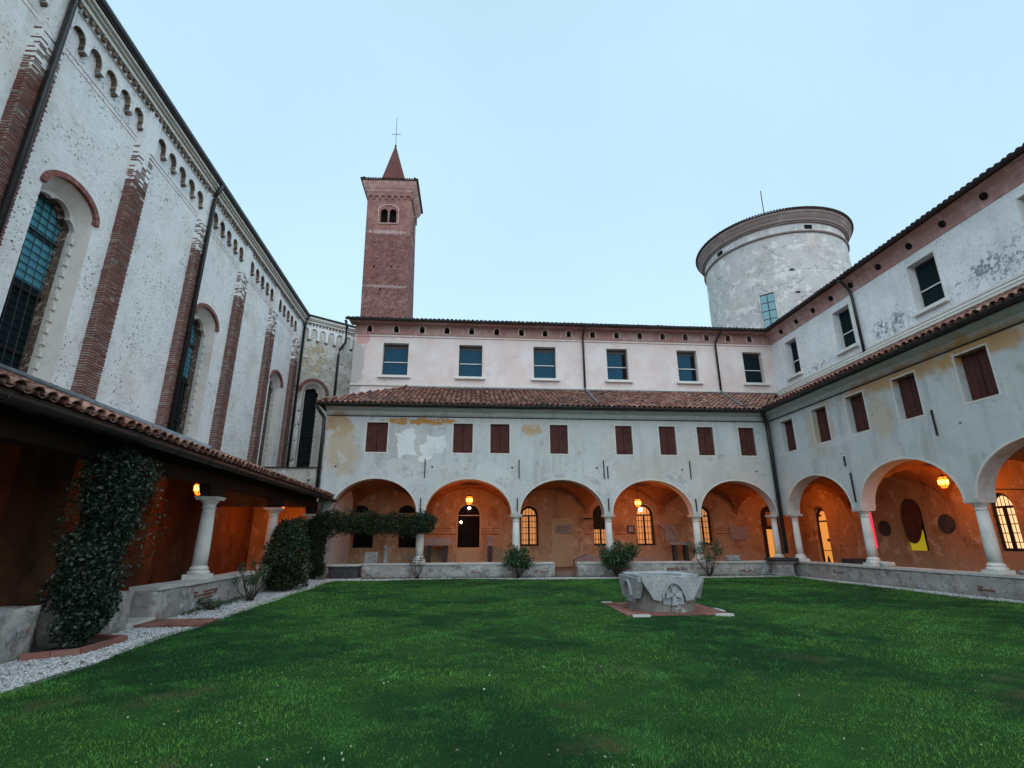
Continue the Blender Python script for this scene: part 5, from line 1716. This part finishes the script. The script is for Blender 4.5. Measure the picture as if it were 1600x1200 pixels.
for sd in range(4):
    R = WM0 @ Matrix.Rotation(sd * PI / 2, 4, 'Z')
    f = lambda u, z, d: (u * (.84 + .08 * z), -.66 + d, z * .92)
    outl = [(-.70, .74), (-.695, .66), (-.56, .44), (-.48, .30), (-.30, .27), (-.27, .36)]
    outl += [(-.25 + .5 * k / 12, .36 + .27 * math.sin(PI * k / 12) ** .7) for k in range(1, 12)]
    outl += [(.27, .36), (.30, .27), (.48, .30), (.56, .44), (.695, .66), (.70, .74)]
    put('shield_relief', plate(MB(), outl, [], f, -.035, .08), 'stonelight', wl, R)
    inner = [(-.25 + .5 * k / 12, .36 + .27 * math.sin(PI * k / 12) ** .7) for k in range(13)]
    outer = [(u * 1.16, .36 + (z - .36) * 1.15) for u, z in inner]
    put('arch_moulding', strip(MB(), inner, outer, f, -.085, -.03), 'stonelight', wl, R)
    put('arch_field', plate(MB(), [(-.25, .2)] + inner + [(.25, .2)], [], f, -.012, .09), 'stonelight', wl, R)
    if sd in (0, 2):
        cr = []
        def arm(ang, ln, w0, w1, cx=0, cz=.40):
            ca, sa = math.cos(ang), math.sin(ang)
            q_ = [(.0, -w0), (ln, -w1), (ln * .90, 0), (ln, w1), (0, w0)]
            return [(cx + a * ca - b * sa, cz + a * sa + b * ca) for a, b in q_]
        cm = MB()
        for an, ln in ((0, .2), (PI, .2), (PI / 2, .18), (-PI / 2, .22)):
            plate(cm, arm(an, ln, .030, .072), [], f, -.075, -.01)
        put('cross_relief', cm, 'stonelight', wl, R)
        lf = MB()
        for k in range(7):
            an = PI * (k / 6)
            cx_, cz_ = .07 * math.cos(an), .09 + .06 * math.sin(an)
            plate(lf, circ(cx_, cz_, .03, 7), [], f, -.03 - .004 * k, .02)
        put('foliage_relief', lf, 'stonebase', wl, R)
for k in range(26):
    a = random.uniform(-2.3, -1.0)
    r_ = random.uniform(.645, .68)
    o_ = bpy.data.objects.new('chip', RUB[k % 3])
    if k < 0:
        pass
for k in range(7):
    o_ = bpy.data.objects.new('rubble_stone', random.choice(RUB))
    s_ = random.uniform(.025, .05)
    link(o_, wl, WM0 @ Matrix.Translation((.08 + random.uniform(-.13, .13), -.66 + random.uniform(-.03, .02), random.uniform(.03, .12))) @ Matrix.Diagonal((s_ * 1.3, s_ * .8, s_, 1)))

# ------------------------------------------------------------------ stone trough and corner pedestal
tr = thing('stone_trough', 'dark stone trough with pale moulded lip, below the creeper at the far left', 'trough', (-4.78, 21.1, GZ))
TB = Matrix.Translation((-4.78, 21.1, GZ))
def rr(hx, hy, z, n=40, e=5):
    return [(hx * x, hy * y, z) for x, y, _ in superel(1, e, 0, n)]
put('basin', MB().loft([rr(.52, .28, .04), rr(.53, .29, .1), rr(.57, .32, .38), rr(.60, .34, .42), rr(.60, .34, .46)]), 'darkstone', tr, TB)
put('lip', MB().loft([rr(.63, .36, .461), rr(.66, .38, .49), rr(.66, .38, .525), rr(.55, .28, .53), rr(.52, .26, .36)], cap=False), 'coping', tr, TB)
put('foot_slab', MB().box(-.62, .62, -.36, .36, -.06, .035, .01), 'coping', tr, TB)
pd = thing('stone_pedestal', 'carved stone pedestal with dark projecting top and spiral scroll, in the right corner', 'pedestal', (12.75, 21.1, GZ))
PBm = Matrix.Translation((12.68, 21.05, GZ))
put('block', MB().loft([rr(.40, .26, .0, e=12), rr(.40, .26, .07, e=12), rr(.37, .23, .1, e=12), rr(.36, .22, .42, e=12), rr(.40, .26, .47, e=12)]), 'stone', pd, PBm)
put('slab', MB().loft([rr(.42, .28, .471, e=14), rr(.47, .32, .52, e=14), rr(.47, .32, .54, e=14)]), 'stone', pd, PBm)
put('slab', MB().loft([rr(.46, .31, .541, e=14), rr(.53, .37, .59, e=14), rr(.54, .38, .66, e=14), rr(.54, .38, .69, e=14)]), 'darkstone', pd, PBm)
sp_ = [(-.12 + .015 * t * math.cos(t), -.235, .26 + .015 * t * math.sin(t)) for t in np.linspace(1, 9, 40)]
put('scroll', MB().tube(sp_, .012, 6), 'coping', pd, PBm)
fs_ = put('stone_fragment', rough_block(.34, .26, .15, .05, .06, 21), 'coping', None, Matrix.Translation((XR + .2, 16.45, .62)), smooth=True)
tag(fs_, 'pale broken stone fragment lying on the right low wall beside a column foot', 'stone')
fs_ = put('stone_fragment', rough_block(.22, .18, .10, .05, .05, 23), 'stone', None, Matrix.Translation((XR + .3, 12.2, .62)), smooth=True)
tag(fs_, 'small grey stone fragment on the right low wall, right of the nearest column', 'stone')

# ------------------------------------------------------------------ lanterns in the galleries
def lantern(x, y, z, label, power, top=None, mw=ID):
    m_ = mw @ Matrix.Translation((x, y, z))
    t = bpy.data.objects.new('hanging_lantern', None)
    link(t, None, m_)
    t['label'], t['category'], t['group'] = label, 'lantern', 'lanterns hung in the galleries'
    hexr = lambda r, zz_: [(r * math.cos(PI * k / 3), r * math.sin(PI * k / 3), zz_) for k in range(6)]
    put('glass_pane', MB().loft([hexr(.07, -.20), hexr(.135, -.095)], cap=False), 'lamp', t, m_)
    put('glass_pane', MB().loft([hexr(.135, -.095), hexr(.145, -.05), hexr(.15, .05)], cap=False), 'lampcore', t, m_)
    put('glass_pane', MB().loft([hexr(.15, .05), hexr(.105, .15)], cap=False), 'lamp', t, m_)
    fr = MB()
    for k in range(6):
        a = PI * k / 3
        fr.tube([(r * math.cos(a), r * math.sin(a), zz_) for r, zz_ in ((.073, -.205), (.144, -.10), (.165, .04), (.11, .155), (.02, .22))], .007, 4)
    fr.lathe([(.115, .15), (.06, .20), (.015, .23)], 6)
    fr.tube([(0, 0, .18), (0, 0, (top or 3.8) - z)], .008, 5)
    put('frame', fr, 'grille', t, m_)
    ld = bpy.data.lights.new('lantern_light', 'POINT')
    ld.energy = power
    ld.color = (1, .23, .03)
    ld.shadow_soft_size = .04
    lo = bpy.data.objects.new('lantern_light', ld)
    link(lo, t, m_ @ Matrix.Translation((0, 0, -.27)))
    return t
LP = 64
lantern(-.09, 23.6, 3.2, 'glowing orange lantern in front of the dark arched opening of the second far arch', LP, 3.9)
lantern(7.69, 23.6, 3.1, 'glowing orange lantern under the fourth far arch, left of the lit barred window', LP, 3.9)
lantern(15.35, 15.68, 3.26, 'glowing orange lantern hanging high under the widest right-hand arch', LP, 3.9)
lantern(-7.5, 15.92, 2.95, 'glowing orange lantern in the left gallery, left of the near column', LP * .55, 3.9, LF)
lantern(15.0, 23.4, 3.15, 'orange lantern in the far right corner of the galleries, behind the downpipe', LP * .8, 3.9)
lantern(-8.2, 23.4, 2.95, 'orange lantern deep in the far left corner, behind the creeper', LP * 1.1, 3.4)
lantern(15.0, 7.4, 3.2, 'orange lantern under the cut-off arch at the right edge of the picture', LP, 3.9)

# ------------------------------------------------------------------ stonework kept in the far gallery
def slab_table(x0, x1, y, z0, z1, legs, label, cat='stone table'):
    t = thing('stone_table', label, cat, ((x0 + x1) / 2, y, .22))
    put('slab', MB().loft([[(x0, y - .28, z0), (x1, y - .28, z0), (x1, y + .28, z0), (x0, y + .28, z0)], [(x0, y - .3, z0 + (z1 - z0) * .3), (x1, y - .3, z0 + (z1 - z0) * .3), (x1, y + .3, z0 + (z1 - z0) * .3), (x0, y + .3, z0 + (z1 - z0) * .3)],
        [(x0, y - .3, z1), (x1, y - .3, z1), (x1, y + .3, z1), (x0, y + .3, z1)]]), 'plaque', t)
    for a, b in legs:
        put('leg', MB().loft([[(a - .02, y - .2, .22), (b + .02, y - .2, .22), (b + .02, y + .2, .22), (a - .02, y + .2, .22)], [(a, y - .16, .34), (b, y - .16, .34), (b, y + .16, .34), (a, y + .16, .34)],
            [(a, y - .16, z0), (b, y - .16, z0), (b, y + .16, z0), (a, y + .16, z0)]]), 'darkstone', t)
    return t
slab_table(-2.12, -.89, 24.9, 1.22, 1.56, [(-2.0, -1.82), (-1.28, -1.05)], 'pale carved stone chest on two dark legs, left of the dark arched opening')
slab_table(9.42, 10.65, 24.9, 1.20, 1.36, [(9.66, 9.80), (10.2, 10.36)], 'thin stone slab on dark legs under the fourth far arch, behind the white column')
t = thing('stone_pillar', 'dark pillar carrying a small stone capital, right of the dark arched opening', 'pillar', (.9, 24.9, .22))
put('shaft', MB().box(.80, 1.02, 24.78, 25.0, .22, 1.2), 'darkstone', t)
put('capital', MB().loft([[(.9 + s_ * a, 24.9 + s_ * b, z) for a, b in ((-1, -1), (1, -1), (1, 1), (-1, 1))] for s_, z in ((.15, 1.201), (.15, 1.25), (.09, 1.27), (.10, 1.45), (.15, 1.58), (.15, 1.66))]), 'plaque', t)
def plaque(pts, label, mp_=mpi, d=.07, mat='plaque', cat='plaque', name='wall_plaque', frame=None):
    o_ = put(name, plate(MB(), pts, [], mp_, -d, -.002), mat)
    tag(o_, label, cat)
    return o_
p_ = plaque(rect(4.12, 4.98, 1.76, 2.17), 'flat inscribed stone plaque on the blocked pale doorway under the third far arch', d=.10)
for k in range(5):
    put('carved_line', MB().box(4.2, 4.9 - random.uniform(0, .15), YI - .104, YI - .1005, 1.82 + k * .065, 1.835 + k * .065), 'darkstone', p_)
plaque([(12.98, 1.50), (13.1, 1.44), (13.8, 1.44), (13.9, 1.52), (13.9, 2.02), (13.82, 2.08), (13.0, 2.08), (12.94, 2.0)], 'large pale rounded slab on the wall under the fifth far arch')
p_ = plaque(rect(7.72, 8.08, 1.76, 2.13), 'small square relief in a dark frame, left of the lit barred window', mat='darkstone')
put('relief', MB().loft([[(7.78, YI - .071, 1.82), (8.02, YI - .071, 1.82), (8.02, YI - .071, 2.07), (7.78, YI - .071, 2.07)], [(7.82, YI - .09, 1.86), (7.98, YI - .09, 1.86), (7.98, YI - .09, 2.03), (7.82, YI - .09, 2.03)]]), 'plaque', p_)
cres = MB()
l, r = ribbon([(9.35, 2.2), (9.5, 2.05), (9.75, 2.02), (9.9, 2.12), (10.0, 2.0), (10.1, 1.8), (10.2, 1.62)], .09)
strip(cres, l, r, mpi, -.16, -.002)
plate(cres, [(9.55, 1.4), (10.2, 1.4), (10.25, 1.75), (10.0, 2.0), (9.6, 1.95)], [], mpi, -.1, -.002)
tag(put('carved_crest', cres, 'plaque'), 'broken carved stone crest mounted on the wall above the thin slab table', 'crest')
b_ = put('stone_bench', rough_block(2.3, .45, .42, .02, .12, 33), 'plaque', None, Matrix.Translation((7.6, 25.3, .22)))
tag(b_, 'pale stone bench below the lit barred window of the fourth far arch', 'bench')
b_ = put('stone_fragment', MB().loft([[(5.0 + a * s_, 24.6 + b * s_ * .5, z) for a, b in ((-1, -1), (1, -1), (1, 1), (-1, 1))] for s_, z in ((.1, .22), (.1, .5))]).loft([[(5.5 - w_, 24.8, z), (5.5 + w_, 24.8, z), (5.5 + w_, 25.1, z), (5.5 - w_, 25.1, z)] for w_, z in ((.65, .22), (.65, .55), (.05, .82))]), 'plaque')
tag(b_, 'gabled stone lid standing on the floor right of the blocked pale doorway', 'stone')
# little statue on the wall by the first arch
st = MB().loft([[(r * math.cos(k * PI / 5), r * .8 * math.sin(k * PI / 5), z) for k in range(10)] for r, z in ((.11, 0), (.12, .04), (.10, .06), (.09, .2), (.10, .34), (.115, .40), (.05, .44), (.045, .47), (.075, .5), (.085, .56), (.07, .62), (.02, .66))])
s_ = put('stone_statuette', st, 'stone', None, Matrix.Translation((-3.38, 21.78, WTOP)), smooth=True)
tag(s_, 'small weathered stone figure standing on the low wall under the far left arch', 'statue')
b_ = put('stone_fragment', rough_block(.5, .1, .42, .015, .08, 41), 'stone', None, Matrix.Translation((-3.95, 21.9, WTOP)))
tag(b_, 'upright grey stone slab leaning behind the low wall, left of the small stone figure', 'stone')
b_ = put('stone_fragment', rough_block(.5, .3, .22, .05, .07, 43), 'stone', None, Matrix.Translation((11.0, 21.75, WTOP)), smooth=True)
tag(b_, 'flat heap-like grey stone lying on the far low wall right of the rose bush column', 'stone')
b_ = put('stone_block', rough_block(.75, .5, .5, .02, .1, 44), 'darkstone', None, Matrix.Translation((15.2, 20.2, .22)))
tag(b_, 'dark stone block on the floor of the right gallery, seen beside the lit doorway', 'stone')
# broken shaft and stones at the end of the stub wall
b_ = put('stone_fragment', rough_block(.42, .2, .14, .03, .06, 51), 'stone', None, LF @ Matrix.Translation((-5.75, 9.05, .665)) @ Matrix.Rotation(.4, 4, 'Z'), smooth=True)
tag(b_, 'dark carved stone lying on the stub of low wall beside the big climbing plant', 'stone')

# ------------------------------------------------------------------ planting
def leaves(name, P, size, mat, parent, mw=ID, asp=.55, flat=0.0, nrm=None, curl=.25):
    """two-triangle folded leaves at the points P (n,3)"""
    n = len(P)
    d = rng.normal(size=(n, 3))
    d[:, 2] -= .15
    d /= np.linalg.norm(d, axis=1, keepdims=True)
    q = rng.normal(size=(n, 3))
    if nrm is not None:
        q = q * .75 + nrm * 1.3
    s = np.cross(d, q)
    s /= np.linalg.norm(s, axis=1, keepdims=True) + 1e-9
    up = np.cross(s, d)
    L = size * rng.uniform(.6, 1.35, (n, 1))
    w_ = L * asp * .5
    a = P - d * L * .5
    b = P + d * L * .5
    c = P + s * w_ + up * w_ * curl
    e = P - s * w_ + up * w_ * curl
    V = np.stack([a, c, b, e], 1).reshape(-1, 3)
    me = bpy.data.meshes.new(name)
    me.vertices.add(4 * n)
    me.vertices.foreach_set('co', V.ravel())
    me.loops.add(6 * n)
    base = np.arange(n) * 4
    idx = np.stack([base, base + 1, base + 2, base, base + 2, base + 3], 1).ravel()
    me.loops.foreach_set('vertex_index', idx)
    me.polygons.add(2 * n)
    me.polygons.foreach_set('loop_start', np.arange(2 * n) * 3)
    me.update(calc_edges=True)
    me.materials.append(M[mat])
    o_ = bpy.data.objects.new(name, me)
    link(o_, parent, mw)
    return o_

def clump_points(n, centres, radii, shell=.55):
    """points through and over a set of ellipsoids, denser toward their outside; also gives outward directions"""
    k = rng.integers(0, len(centres), n)
    v = rng.normal(size=(n, 3))
    v /= np.linalg.norm(v, axis=1, keepdims=True)
    r = rng.uniform(0, 1, (n, 1)) ** (1 / 3)
    r = shell + (1 - shell) * r
    r *= rng.uniform(.8, 1.08, (n, 1))
    C_ = np.array(centres)[k]
    R_ = np.array(radii)[k]
    return C_ + v * r * R_, v

def stems(parent, base, tips, r0, mat, mw=ID, name='stem', wob=.05):
    for tip in tips:
        b0 = Vector(base) + Vector((random.uniform(-.06, .06), random.uniform(-.06, .06), 0))
        tv = Vector(tip)
        pts, rad = [], []
        for i in range(7):
            t = i / 6
            p = b0.lerp(tv, t) + Vector((random.uniform(-wob, wob), random.uniform(-wob, wob), 0)) * (0 if i == 0 else 1)
            p.x += (tv.x - b0.x) * .15 * math.sin(PI * t)
            pts.append(p)
            rad.append(r0 * (1 - .75 * t))
        put(name, MB().tube(pts, rad, 5), mat, parent, mw, smooth=True)

# big climber wrapped round the left column
cl = thing('climbing_plant', 'big dark glossy-leaved climber rising to the left eave from a brick-edged bed', 'plant', (-5.25, 8.45, GZ), LF)
cen, rad = [], []
for i in range(60):
    t = i / 59
    z = .35 + 2.35 * t
    wx = .30 + .10 * math.sin(t * 9) + (.12 if t > .35 else -.02)
    wy = .42 + .10 * math.sin(t * 7 + 1) + (.18 if .55 < t < .98 else 0)
    cen.append((-5.22 - .18 * t + random.gauss(0, .10), 8.42 + random.gauss(0, .15) + .34 * t, z))
    rad.append(((wx * .7 + .08) * random.uniform(.7, 1.1), (wy * .54 + .06) * random.uniform(.7, 1.1), .26))
P, nv = clump_points(34000, cen, rad, .40)
P = P[P[:, 2] > .12]
leaves('foliage', P, .062, 'leafdark', cl, LF)
P, nv = clump_points(900, [(-5.3, 8.75, 1.8)], [(.62, .80, 1.1)], .9)
leaves('shoot_foliage', P, .055, 'leafdark', cl, LF)
stems(cl, (-5.2, 8.4, GZ), [(-5.5, 8.3, 1.6), (-5.3, 8.7, 1.9), (-5.2, 8.2, 1.3), (-5.45, 8.75, 2.3), (-5.0, 8.85, .75)], .035, 'twig', LF)
be = thing('brick_edging', 'low red brick kerb round the foot of the big climber on the gravel', 'kerb', (-5.05, 8.3, GZ), LF)
ring_ = [(-5.44, 7.75), (-4.93, 8.05), (-4.92, 9.0), (-5.44, 9.15)]
for a, b in zip(ring_[:-1], ring_[1:]):
    a, b = Vector((*a, 0)), Vector((*b, 0))
    n = max(2, int((b - a).length / .25))
    for k in range(n):
        c = a.lerp(b, (k + .5) / n)
        o_ = bpy.data.objects.new('brick', random.choice(PB))
        link(o_, be, LF @ Matrix.Translation((c.x, c.y, GZ + .02)) @ Matrix.Rotation(math.atan2(b.y - a.y, b.x - a.x) + random.gauss(0, .02), 4, 'Z') @ Matrix.Diagonal(((b - a).length / n / .25, .6, 1.9, 1)))
put('bed_soil', MB().add([(-5.5, 7.8, GZ + .02), (-4.95, 8.07, GZ + .02), (-4.94, 8.97, GZ + .02), (-5.5, 9.1, GZ + .02)], [(0, 1, 2, 3)]), 'soil', be, LF)

# rounded bush before the second left column
bu = thing('climbing_plant', 'rounded dark green bush against the second column of the left gallery', 'bush', (-5.1, 15.9, GZ), LF)
cen, rad = [], []
for i in range(40):
    t = i / 39
    z = .22 + 1.72 * t
    w_ = .52 * math.sin(PI * (.18 + .72 * t)) ** .6
    cen.append((-5.12 + random.gauss(0, .12), 16.9 + random.gauss(0, .3), z))
    rad.append((w_ * .9, w_ * 1.5, .28))
P, nv = clump_points(24000, cen, rad, .45)
P = P[P[:, 2] > .12]
leaves('foliage', P, .075, 'leafhedge', bu, LF)
stems(bu, (-5.0, 16.7, GZ), [(-5.2, 16.7, 1.4), (-5.0, 17.1, 1.2), (-5.3, 16.3, 1.3), (-4.8, 16.3, .9), (-5.1, 17.0, 1.7)], .03, 'twigpale', LF)

# creeper trained along a beam across the far left arch
cr = thing('creeper_hedge', 'dark creeper trained as a band across the far left arch and corner column', 'creeper', (-4.2, 21.2, GZ))
put('support_rail', MB().tube([(-6.1, 21.2, 2.3), (-1.75, 21.2, 2.32)], .03, 6), 'bwood', cr)
cen, rad = [], []
for i in range(46):
    t = i / 45
    cen.append((-6.0 + 4.35 * t, 21.15 + random.gauss(0, .05), 2.13 + random.gauss(0, .09) - .05 * math.sin(t * 4)))
    rad.append((.30, .28 * random.uniform(.7, 1.2), (.42 + .09 * math.sin(i * 1.7)) * random.uniform(.72, 1.22)))
for i in range(34):
    t = i / 33
    cen.append((-6.02 + random.gauss(0, .05) + .25 * (1 - t) ** 2 * .4, 21.1 + random.gauss(0, .06), .35 + 1.75 * t))
    rad.append((.38 + .14 * t, .28, .24))
for i in range(5):
    cen.append((-1.68 + random.gauss(0, .06), 21.15, 1.9 + .1 * i))
    rad.append((.24, .22, .22))
P, nv = clump_points(34000, cen, rad, .4)
leaves('foliage', P, .07, 'leafhedge', cr)
P, nv = clump_points(1500, cen, [tuple(q * 1.25 for q in r_) for r_ in rad], .9)
leaves('shoot_foliage', P, .06, 'leafhedge', cr)
stems(cr, (-5.9, 21.1, GZ), [(-5.9, 21.2, 2.2), (-5.6, 21.2, 2.1), (-6.1, 21.15, 1.8)], .03, 'twig')

def bush(name, label, x, y, r, h, n, leaf, nstem, mat='leafbush', tw='twig', mw=ID, sparse=False, cat='shrub', flowers=0):
    t = thing(name, label, cat, (x, y, GZ), mw)
    tips = []
    for i in range(nstem):
        a = 2 * PI * i / nstem + random.uniform(-.3, .3)
        rr_ = r * random.uniform(.35, 1)
        tips.append((x + rr_ * math.cos(a), y + rr_ * .7 * math.sin(a), GZ + h * random.uniform(.55, 1)))
    stems(t, (x, y, GZ), tips, .016 if not sparse else .013, tw, mw)
    cen, rad = [], []
    for tip in tips:
        for k in range(2 if sparse else 3):
            s_ = .72 + .28 * k / 2
            cen.append((x + (tip[0] - x) * s_, y + (tip[1] - y) * s_, GZ + (tip[2] - GZ) * (s_ * .9 + .08)))
            q_ = (.09 if sparse else .17) * r / .5
            rad.append((q_ * random.uniform(.7, 1.3), q_ * random.uniform(.7, 1.3), q_ * random.uniform(.6, 1.3)))
    P, nv = clump_points(n, cen, rad, .25)
    leaves('foliage', P, leaf, mat, t, mw, asp=.4)
    if flowers:
        P, nv = clump_points(flowers, cen, rad, .9)
        leaves('blossom', P, .05, 'fallen', t, mw, asp=.9)
    return t
bush('shrub', 'leafy green shrub with many upright stems in front of the second far column', 1.88, 20.95, .62, 1.08, 1700, .12, 15)
bush('shrub', 'fuller dark green shrub in front of the third far column, left of the well head', 5.85, 20.95, .78, 1.25, 2800, .12, 19)
bush('rose_bush', 'nearly bare rose bush with thin twisting stems at the first far column', -2.02, 21.05, .42, 1.15, 240, .06, 9, sparse=True, cat='rose bush')
bush('rose_bush', 'loose rose bush climbing round the fourth far column, behind the well head', 9.55, 21.0, .85, 1.55, 900, .085, 16, sparse=True, cat='rose bush', flowers=25)
bush('rose_bush', 'straggly rose bush with pale seed heads against the left low wall', -5.05, 14.2, .55, 1.0, 650, .07, 14, sparse=True, mw=LF, cat='rose bush', flowers=22)
bush('weed_tuft', 'low weedy tuft at the foot of the left low wall', -5.25, 12.6, .4, .22, 300, .06, 10, sparse=True, mw=LF, cat='weed')

# ------------------------------------------------------------------ gravel, grass, fallen leaves
def scatter_mesh(name, V, F, mat, kind='stuff', label=None, cat=None, parent=None):
    me = bpy.data.meshes.new(name)
    me.vertices.add(len(V))
    me.vertices.foreach_set('co', V.astype(np.float32).ravel())
    k = F.shape[1]
    me.loops.add(F.size)
    me.loops.foreach_set('vertex_index', F.astype(np.int32).ravel())
    me.polygons.add(len(F))
    me.polygons.foreach_set('loop_start', np.arange(len(F)) * k)
    me.update(calc_edges=True)
    me.materials.append(M[mat])
    o_ = bpy.data.objects.new(name, me)
    link(o_, parent)
    o_['kind'] = kind
    if label:
        o_['label'], o_['category'] = label, cat
    return o_

def pebbles(n, xf, r):
    X = np.array([xf() for _ in range(n)])
    s = rng.uniform(.6, 1.4, (n, 1)) * r
    base = np.array([(1, 0, 0), (-1, 0, 0), (0, 1, 0), (0, -1, 0), (0, 0, .6), (0, 0, -.5)])
    V = base[None] * (1 + rng.normal(0, .18, (n, 6, 3)))
    a = rng.uniform(0, 2 * PI, n)
    ca, sa = np.cos(a)[:, None], np.sin(a)[:, None]
    x, y = V[:, :, 0] * 1.3, V[:, :, 1]
    V = np.stack([x * ca - y * sa, x * sa + y * ca, V[:, :, 2]], 2)
    V = V * s[:, :, None] + X[:, None, :]
    T_ = np.array([(0, 2, 4), (2, 1, 4), (1, 3, 4), (3, 0, 4), (2, 0, 5), (1, 2, 5), (3, 1, 5), (0, 3, 5)])
    F = (T_[None] + np.arange(n)[:, None, None] * 6).reshape(-1, 3)
    return V.reshape(-1, 3), F
def left_pt():
    while True:
        y = 4.5 + 17.2 * random.random() ** 1.7
        u = random.random()
        xl = lawn_left(y) + .03
        xw = -5.52 - .026 * y
        x = xw + (xl - xw) * u
        if 10.2 < y < 11.0 and x < -4.6:
            continue
        return (x, y, GZ - .022 + random.uniform(0, .012))
V, F = pebbles(34000, left_pt, .017)
scatter_mesh('gravel', V, F, 'pebble', label='loose pale grey gravel along the left low wall', cat='gravel')
def back_pt():
    return (random.uniform(-5.4, 13.0), 20.42 + random.random() * .8, GZ - .022 + random.uniform(0, .012))
def right_pt():
    return (random.uniform(12.7, 13.24), random.uniform(6, 20.6), GZ - .022 + random.uniform(0, .012))
P = []
for _ in range(150):
    x_, y_, z_ = left_pt()
    P.append((x_, y_, GZ + .012))
o_ = leaves('gravel_leaves', np.array(P), .04, 'deadleaf', None, asp=.6, nrm=np.array([[0, 0, 1.0]]))
o_['kind'] = 'stuff'
o_['label'], o_['category'] = 'dead brown leaves blown onto the left gravel strip', 'leaves'
V, F = pebbles(9000, back_pt, .022)
scatter_mesh('gravel', V, F, 'pebble', label='thin strip of pale gravel between the lawn and the far low wall', cat='gravel')
V, F = pebbles(5000, right_pt, .02)
scatter_mesh('gravel', V, F, 'pebble', label='pale gravel strip between the lawn and the right low wall', cat='gravel')

def blades(n, ya, yb, h, w_, pw=1.0):
    y = ya + (yb - ya) * rng.uniform(0, 1, n) ** pw
    half = .5 + y * 1.12
    x = rng.uniform(-1, 1, n) * half + y * .08
    left = np.array([-4.5 - .0262 * q + .035 * math.sin(q * 1.9) + .02 * math.sin(q * 5.1 + 1) for q in y])
    ok = (x > left - .015) & (x < 12.7) & (y < 20.38)
    ok &= ~((x > 3.03) & (x < 5.09) & (y > 10.43) & (y < 12.48))
    x, y = x[ok], y[ok]
    # thin, worn places
    wear = np.sin(x * 1.7 + 2 * np.sin(y * .9)) * np.sin(y * 1.3 + 1.5 * np.sin(x * .8)) 
    near = np.clip((9 - y) / 6, 0, 1)
    keep_ = rng.uniform(0, 1, len(x)) > np.clip((wear - .15) * 1.6, 0, .88) * near
    x, y, wear = x[keep_], y[keep_], wear[keep_]
    n = len(x)
    tuft = .75 + .35 * np.sin(x * 3.1 + np.sin(y * 4)) * np.sin(y * 2.7) + .25 * np.sin(x * 11) * np.sin(y * 13)
    hh = h * rng.uniform(.45, 1.15, n) * np.clip(tuft, .35, 1.4)
    a = rng.uniform(0, 2 * PI, n)
    b = rng.uniform(0, 2 * PI, n)
    lean = rng.uniform(.2, 1.1, n) * hh
    z = lawn_z(x, y) - .006
    wx, wy = np.cos(a) * w_ / 2, np.sin(a) * w_ / 2
    V = np.stack([np.stack([x - wx, y - wy, z], 1), np.stack([x + wx, y + wy, z], 1),
                  np.stack([x + lean * np.cos(b), y + lean * np.sin(b), z + hh], 1)], 1).reshape(-1, 3)
    return V
V = np.concatenate([blades(190000, 2.5, 6.2, .032, .0055, .9), blades(170000, 6.0, 12, .036, .009, .9), blades(130000, 11.8, 20.4, .04, .016, .9)])
F = np.arange(len(V)).reshape(-1, 3)
scatter_mesh('grass', V, F, 'blade', label='short dark green lawn grass, thin and worn in patches', cat='grass')

n = 150
y = 3 + 16 * rng.uniform(0, 1, n) ** 1.6
x = rng.uniform(-1, 1, n) * (.5 + y * 1.05) + y * .08
k_ = (x > -4.4) & (x < 12.4) & ~((x > 2.9) & (x < 5.2) & (y > 10.3) & (y < 12.6))
x, y = x[k_], y[k_]
P = np.stack([x, y, lawn_z(x, y) + .035], 1)
# daisies and leaves gathered in small drifts near the front
for cx, cy, m_, sg in ((-.6, 3.6, 26, .35), (1.0, 4.1, 26, .5), (-2.0, 5.0, 14, .4), (3.2, 4.6, 20, .6), (.2, 6.2, 24, .8), (-1.2, 4.0, 20, .3)):
    qx, qy = rng.normal(cx, sg, m_), rng.normal(cy, sg * .6, m_)
    P = np.concatenate([P, np.stack([qx, qy, lawn_z(qx, qy) + .03], 1)])
o_ = leaves('fallen_leaves', P, .019, 'fallen', None, asp=.8, nrm=np.array([[0, 0, 1.0]]))
o_['kind'] = 'stuff'
o_['label'], o_['category'] = 'small pale leaves and daisies scattered over the lawn', 'leaves'

# low green weeds and moss along the wall feet
P = []
for _ in range(2600):
    P.append((random.uniform(-5.2, 12.9), 21.2 + random.gauss(0, .09), GZ + abs(random.gauss(0, .03))))
for _ in range(700):
    y_ = random.uniform(11.5, 15)
    P.append((-5.42 - .026 * y_ + random.gauss(0, .10), y_, GZ + abs(random.gauss(0, .03))))
o_ = leaves('wall_foot_weeds', np.array(P), .055, 'leafbush', None, asp=.3)
o_['kind'] = 'stuff'
o_['label'], o_['category'] = 'low green weeds growing along the foot of the low walls', 'weeds'
